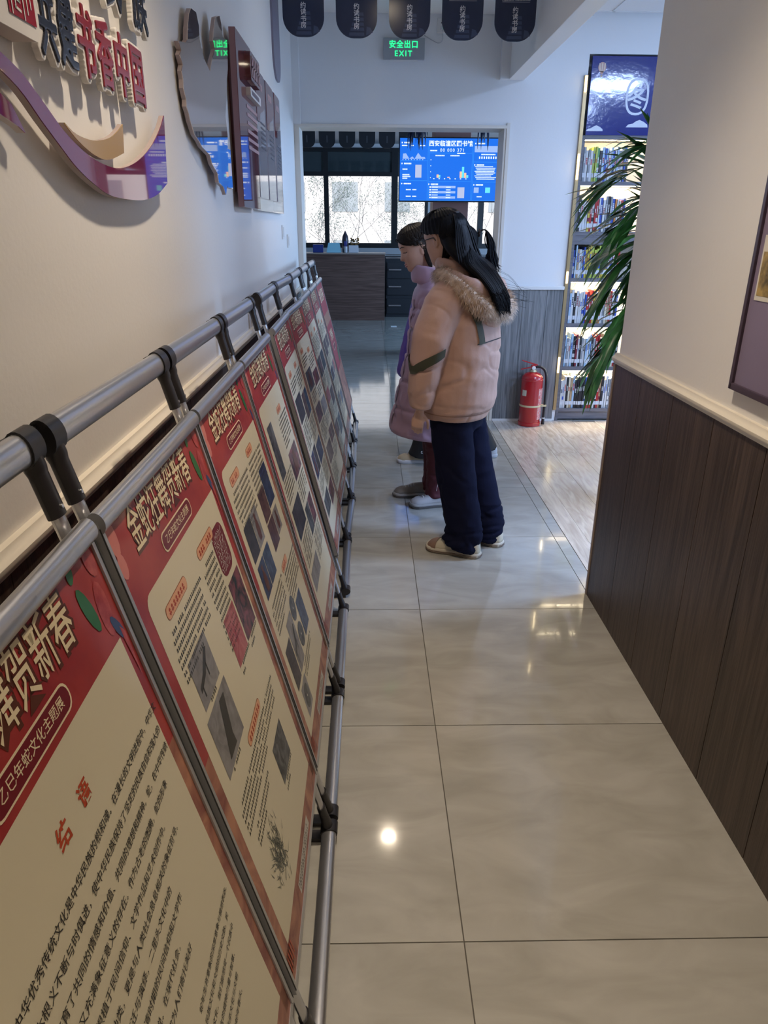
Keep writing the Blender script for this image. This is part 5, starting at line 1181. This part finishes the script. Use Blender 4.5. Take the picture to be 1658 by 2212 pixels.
def keepB(s,a): return abs(a) > interp(s,[-.35,-.05,.06,.16,.24,.34,.50,.62,.70],[2.15,1.98,1.72,1.30,1.22,1.00,.84,.58,-1])
hb2 = hair_cap(HB_,keepB,.010,lump=.004).build('hair',M_hair2,B,smooth='all'); rnd = random.Random(6); q = MB()
for k in range(230):
    a = rnd.uniform(-2.3,2.3); s0 = .70-.25*abs(a)/2.3+rnd.uniform(-.12,.25); p0 = HB_ @ (head_pt(min(.9,s0),a,1)*1.11); tie = HB_ @ Vector((-.112,rnd.uniform(-.01,.01),-.02)); md = HB_ @ (head_pt(.30,(1.9 if a > 0 else -1.9)*(.5+.5*abs(a)/2.3)+.0,1)*1.12)
    P_ = smooth_path([p0,md,tie],5); q.tube(P_,[.0030]*len(P_),4,caps=False)
for k in range(120):
    tie = HB_ @ Vector((-.112,rnd.uniform(-.012,.012),-.02)); y = rnd.gauss(0,.022)
    P_ = smooth_path([tie,tie+Vector((-.02,y*.6,-.04)),Vector((-.02+rnd.gauss(0,.015),y,1.34)),Vector((-.05,y*1.2,1.24+rnd.uniform(-.03,.03)))],4); q.tube(P_,[.0034]*(len(P_)-2)+[.002,.0006],4,caps=False)
for k in range(90):   # lock behind the ear
    a = rnd.uniform(1.7,2.2)*rnd.choice((1,-1)); p0 = HB_ @ (head_pt(.0,a,1)*1.1)
    P_ = smooth_path([p0,HB_ @ (head_pt(-.5,a,1)*1.15),Vector((.055,math.copysign(.062,a),1.385+rnd.gauss(0,.012)))],4); q.tube(P_,[.0034]*(len(P_)-2)+[.002,.0006],4,caps=False)
stuff(q.build('hair_strands',M_hair2,hb2,smooth='all'))
for sd in (1,-1):
    MB().tube([HB_ @ (head_pt(.02,.46*sd+d_*sd)+Vector((.002,0,-.002+.006*abs(d_)*3))) for d_ in (-.20,-.1,0,.1,.22)],.0017,6).build('eyelash',M_hair2,B)
    MB().tube([HB_ @ (head_pt(.27+.03*(1-abs(d_)*3),.44*sd+d_*sd)+Vector((.0015,0,0))) for d_ in (-.22,-.1,0,.12,.26)],[.0015,.0024,.0024,.002,.001],6).build('eyebrow',M_hair2,B)
fc = MB()
for s0,r_ in ((-.51,.0035),(-.61,.0042)): fc.tube([HB_ @ head_pt(s0+.02*abs(a)/.3,a) for a in (-.30,-.18,-.08,0,.08,.18,.30)],[r_*.3,r_*.8,r_,r_,r_,r_*.8,r_*.3],6)
fc.build('lips',M_lip,B,smooth='all')

# ---------------------------------------------------------------- the girl in violet behind the two others
C = thing('person','girl in a violet jacket and black lettered trousers behind the two others, ponytail','person',(.53,5.02,0),R(177))
HC_ = Matrix.Translation((-.085,.0,1.490)) @ Matrix.Rotation(R(12),4,'Y')
q = MB(); head_geo(q,HC_); q.tube([(.0,0,1.22),(-.04,0,1.34),(-.08,0,1.43)],[(.06,.06),(.05,.052),(.05,.05)],18)
q.loft(sill([(.70,0,0,.10,.14),(1.0,0,0,.10,.13),(1.2,0,0,.09,.14),(1.28,0,0,.06,.14),(1.32,0,0,.04,.08)]))
EC = {1:((.02,.21,.98),(.10,.19,.76)),-1:((.02,-.21,.98),(.10,-.19,.76))}
for s in (1,-1):
    e,w_ = EC[s]; q.tube(smooth_path([(0,.15*s,1.25),e,w_],4),[.04]*5+[.034]*4,12,round_ends=True); hand(q,Vector(w_)+Vector((.01,0,-.01)),(.3,0,-1),(0,-s,0),s=-s,curl=.5)
LC = {1:((.0,.085,.75),(.06,.085,.45),(.13,.085,.07)),-1:((.0,-.085,.75),(-.14,-.085,.45),(-.31,-.085,.09))}
for s in (1,-1): q.tube(list(LC[s])+[(LC[s][2][0]+.03,LC[s][2][1],.05)],[.08,.058,.042,.04],12,round_ends=True)
put(remesh(q,.006,3,.5),'body',M_skin,C)
M_violet = mat('jacket_violet',(.055,.025,.24),.55,var=.15,nscale=4)
q = MB(); q.loft(sill([(.62,.075,0,.250,.24),(.66,.075,0,.256,.25),(.80,.060,0,.245,.25),(1.0,.04,0,.225,.24),(1.15,.025,0,.205,.22),(1.25,.010,0,.180,.19),(1.32,.0,0,.12,.12)]))
for s in (1,-1):
    e,w_ = EC[s]; q.tube(smooth_path([(.0,.13*s,1.25),e,w_],4),[.082,.09,.092,.09,.088,.084,.078,.07,.058],18)
me = remesh(q,.011,4); wrinkle(me,.006,9,.64,1.28); put(me,'jacket',M_violet,C)
q = MB(); ang = [R(a) for a in range(-160,161,16)]; q.tube([Vector((.015+.09*math.cos(a),.085*math.sin(a),1.335)) for a in ang],[(.04,.018)]*len(ang),10,ref=(0,0,1),round_ends=True); put(remesh(q,.009,3),'collar',M_violet,C)
M_blackc = mat('trousers_black',(.010,.010,.012),.7); q = MB()
for s in (1,-1): q.tube(smooth_path([(LC[s][0][0],LC[s][0][1],.80),LC[s][1],(LC[s][2][0]*.92,LC[s][2][1],.14),(LC[s][2][0]+.0,LC[s][2][1],.055)],4),[.095,.095,.094,.092,.09,.09,.09,.092,.095,.10,.108,.114,.115],18)
me = remesh(q,.010,4); tr = put(me,'trousers',M_blackc,C); BV = bvh_of(me)
q = MB(); q.M = Matrix.Translation((.155,.085+.121,.085)) @ Matrix.Rotation(R(180),4,'Z') @ Matrix.Rotation(R(90),4,'X') @ Matrix.Rotation(R(55),4,'Z')
add_text(q,'S  M',.06,-.018,.05,res=1); q.build('lettering',M_print,tr)
M_cs = mat('shoe_sand',(.50,.40,.26),.6); M_ww = mat('shoe_white',(.62,.62,.64),.5)
build_shoe(C,(.185,.085,0),0,M_ww,M_cs,M_cs,M_lw,.27,1.05); build_shoe(C,(-.29,-.085,0),0,M_ww,M_ww,M_ww,M_lw,.27,1.05)
def keepC(s,a): a = abs(a); return True if s > .6 else (a > .7 if s > .2 else (a > 1.6 if s > -.2 else a > 1.9))
hc2 = hair_cap(HC_,keepC,.011).build('hair',M_hair,C,smooth='all'); rnd = random.Random(8); q = MB(); tie = HC_ @ Vector((-.120,0,.045))
for k in range(200):
    y = rnd.gauss(0,.020); ln = rnd.uniform(-.03,.04); P_ = smooth_path([tie+Vector((.01,y*.3,0)),tie+Vector((-.045,y*.5,.022)),tie+Vector((-.085+rnd.gauss(0,.01),y*.9,-.06)),tie+Vector((-.10+rnd.gauss(0,.014),y*1.1,-.16)),tie+Vector((-.115+rnd.gauss(0,.018),y*.8,-.245+ln))],4); q.tube(P_,[.0036]*(len(P_)-3)+[.0028,.0018,.0005],4,caps=False)
stuff(q.build('ponytail',M_hair,hc2,smooth='all'))
q = MB(); q.tube([tie+Vector((-.006,.020*math.cos(t),.020*math.sin(t)+.004)) for t in [2*math.pi*k/14 for k in range(15)]],.007,8); q.build('hair_tie',M_zip,hc2,smooth='all')
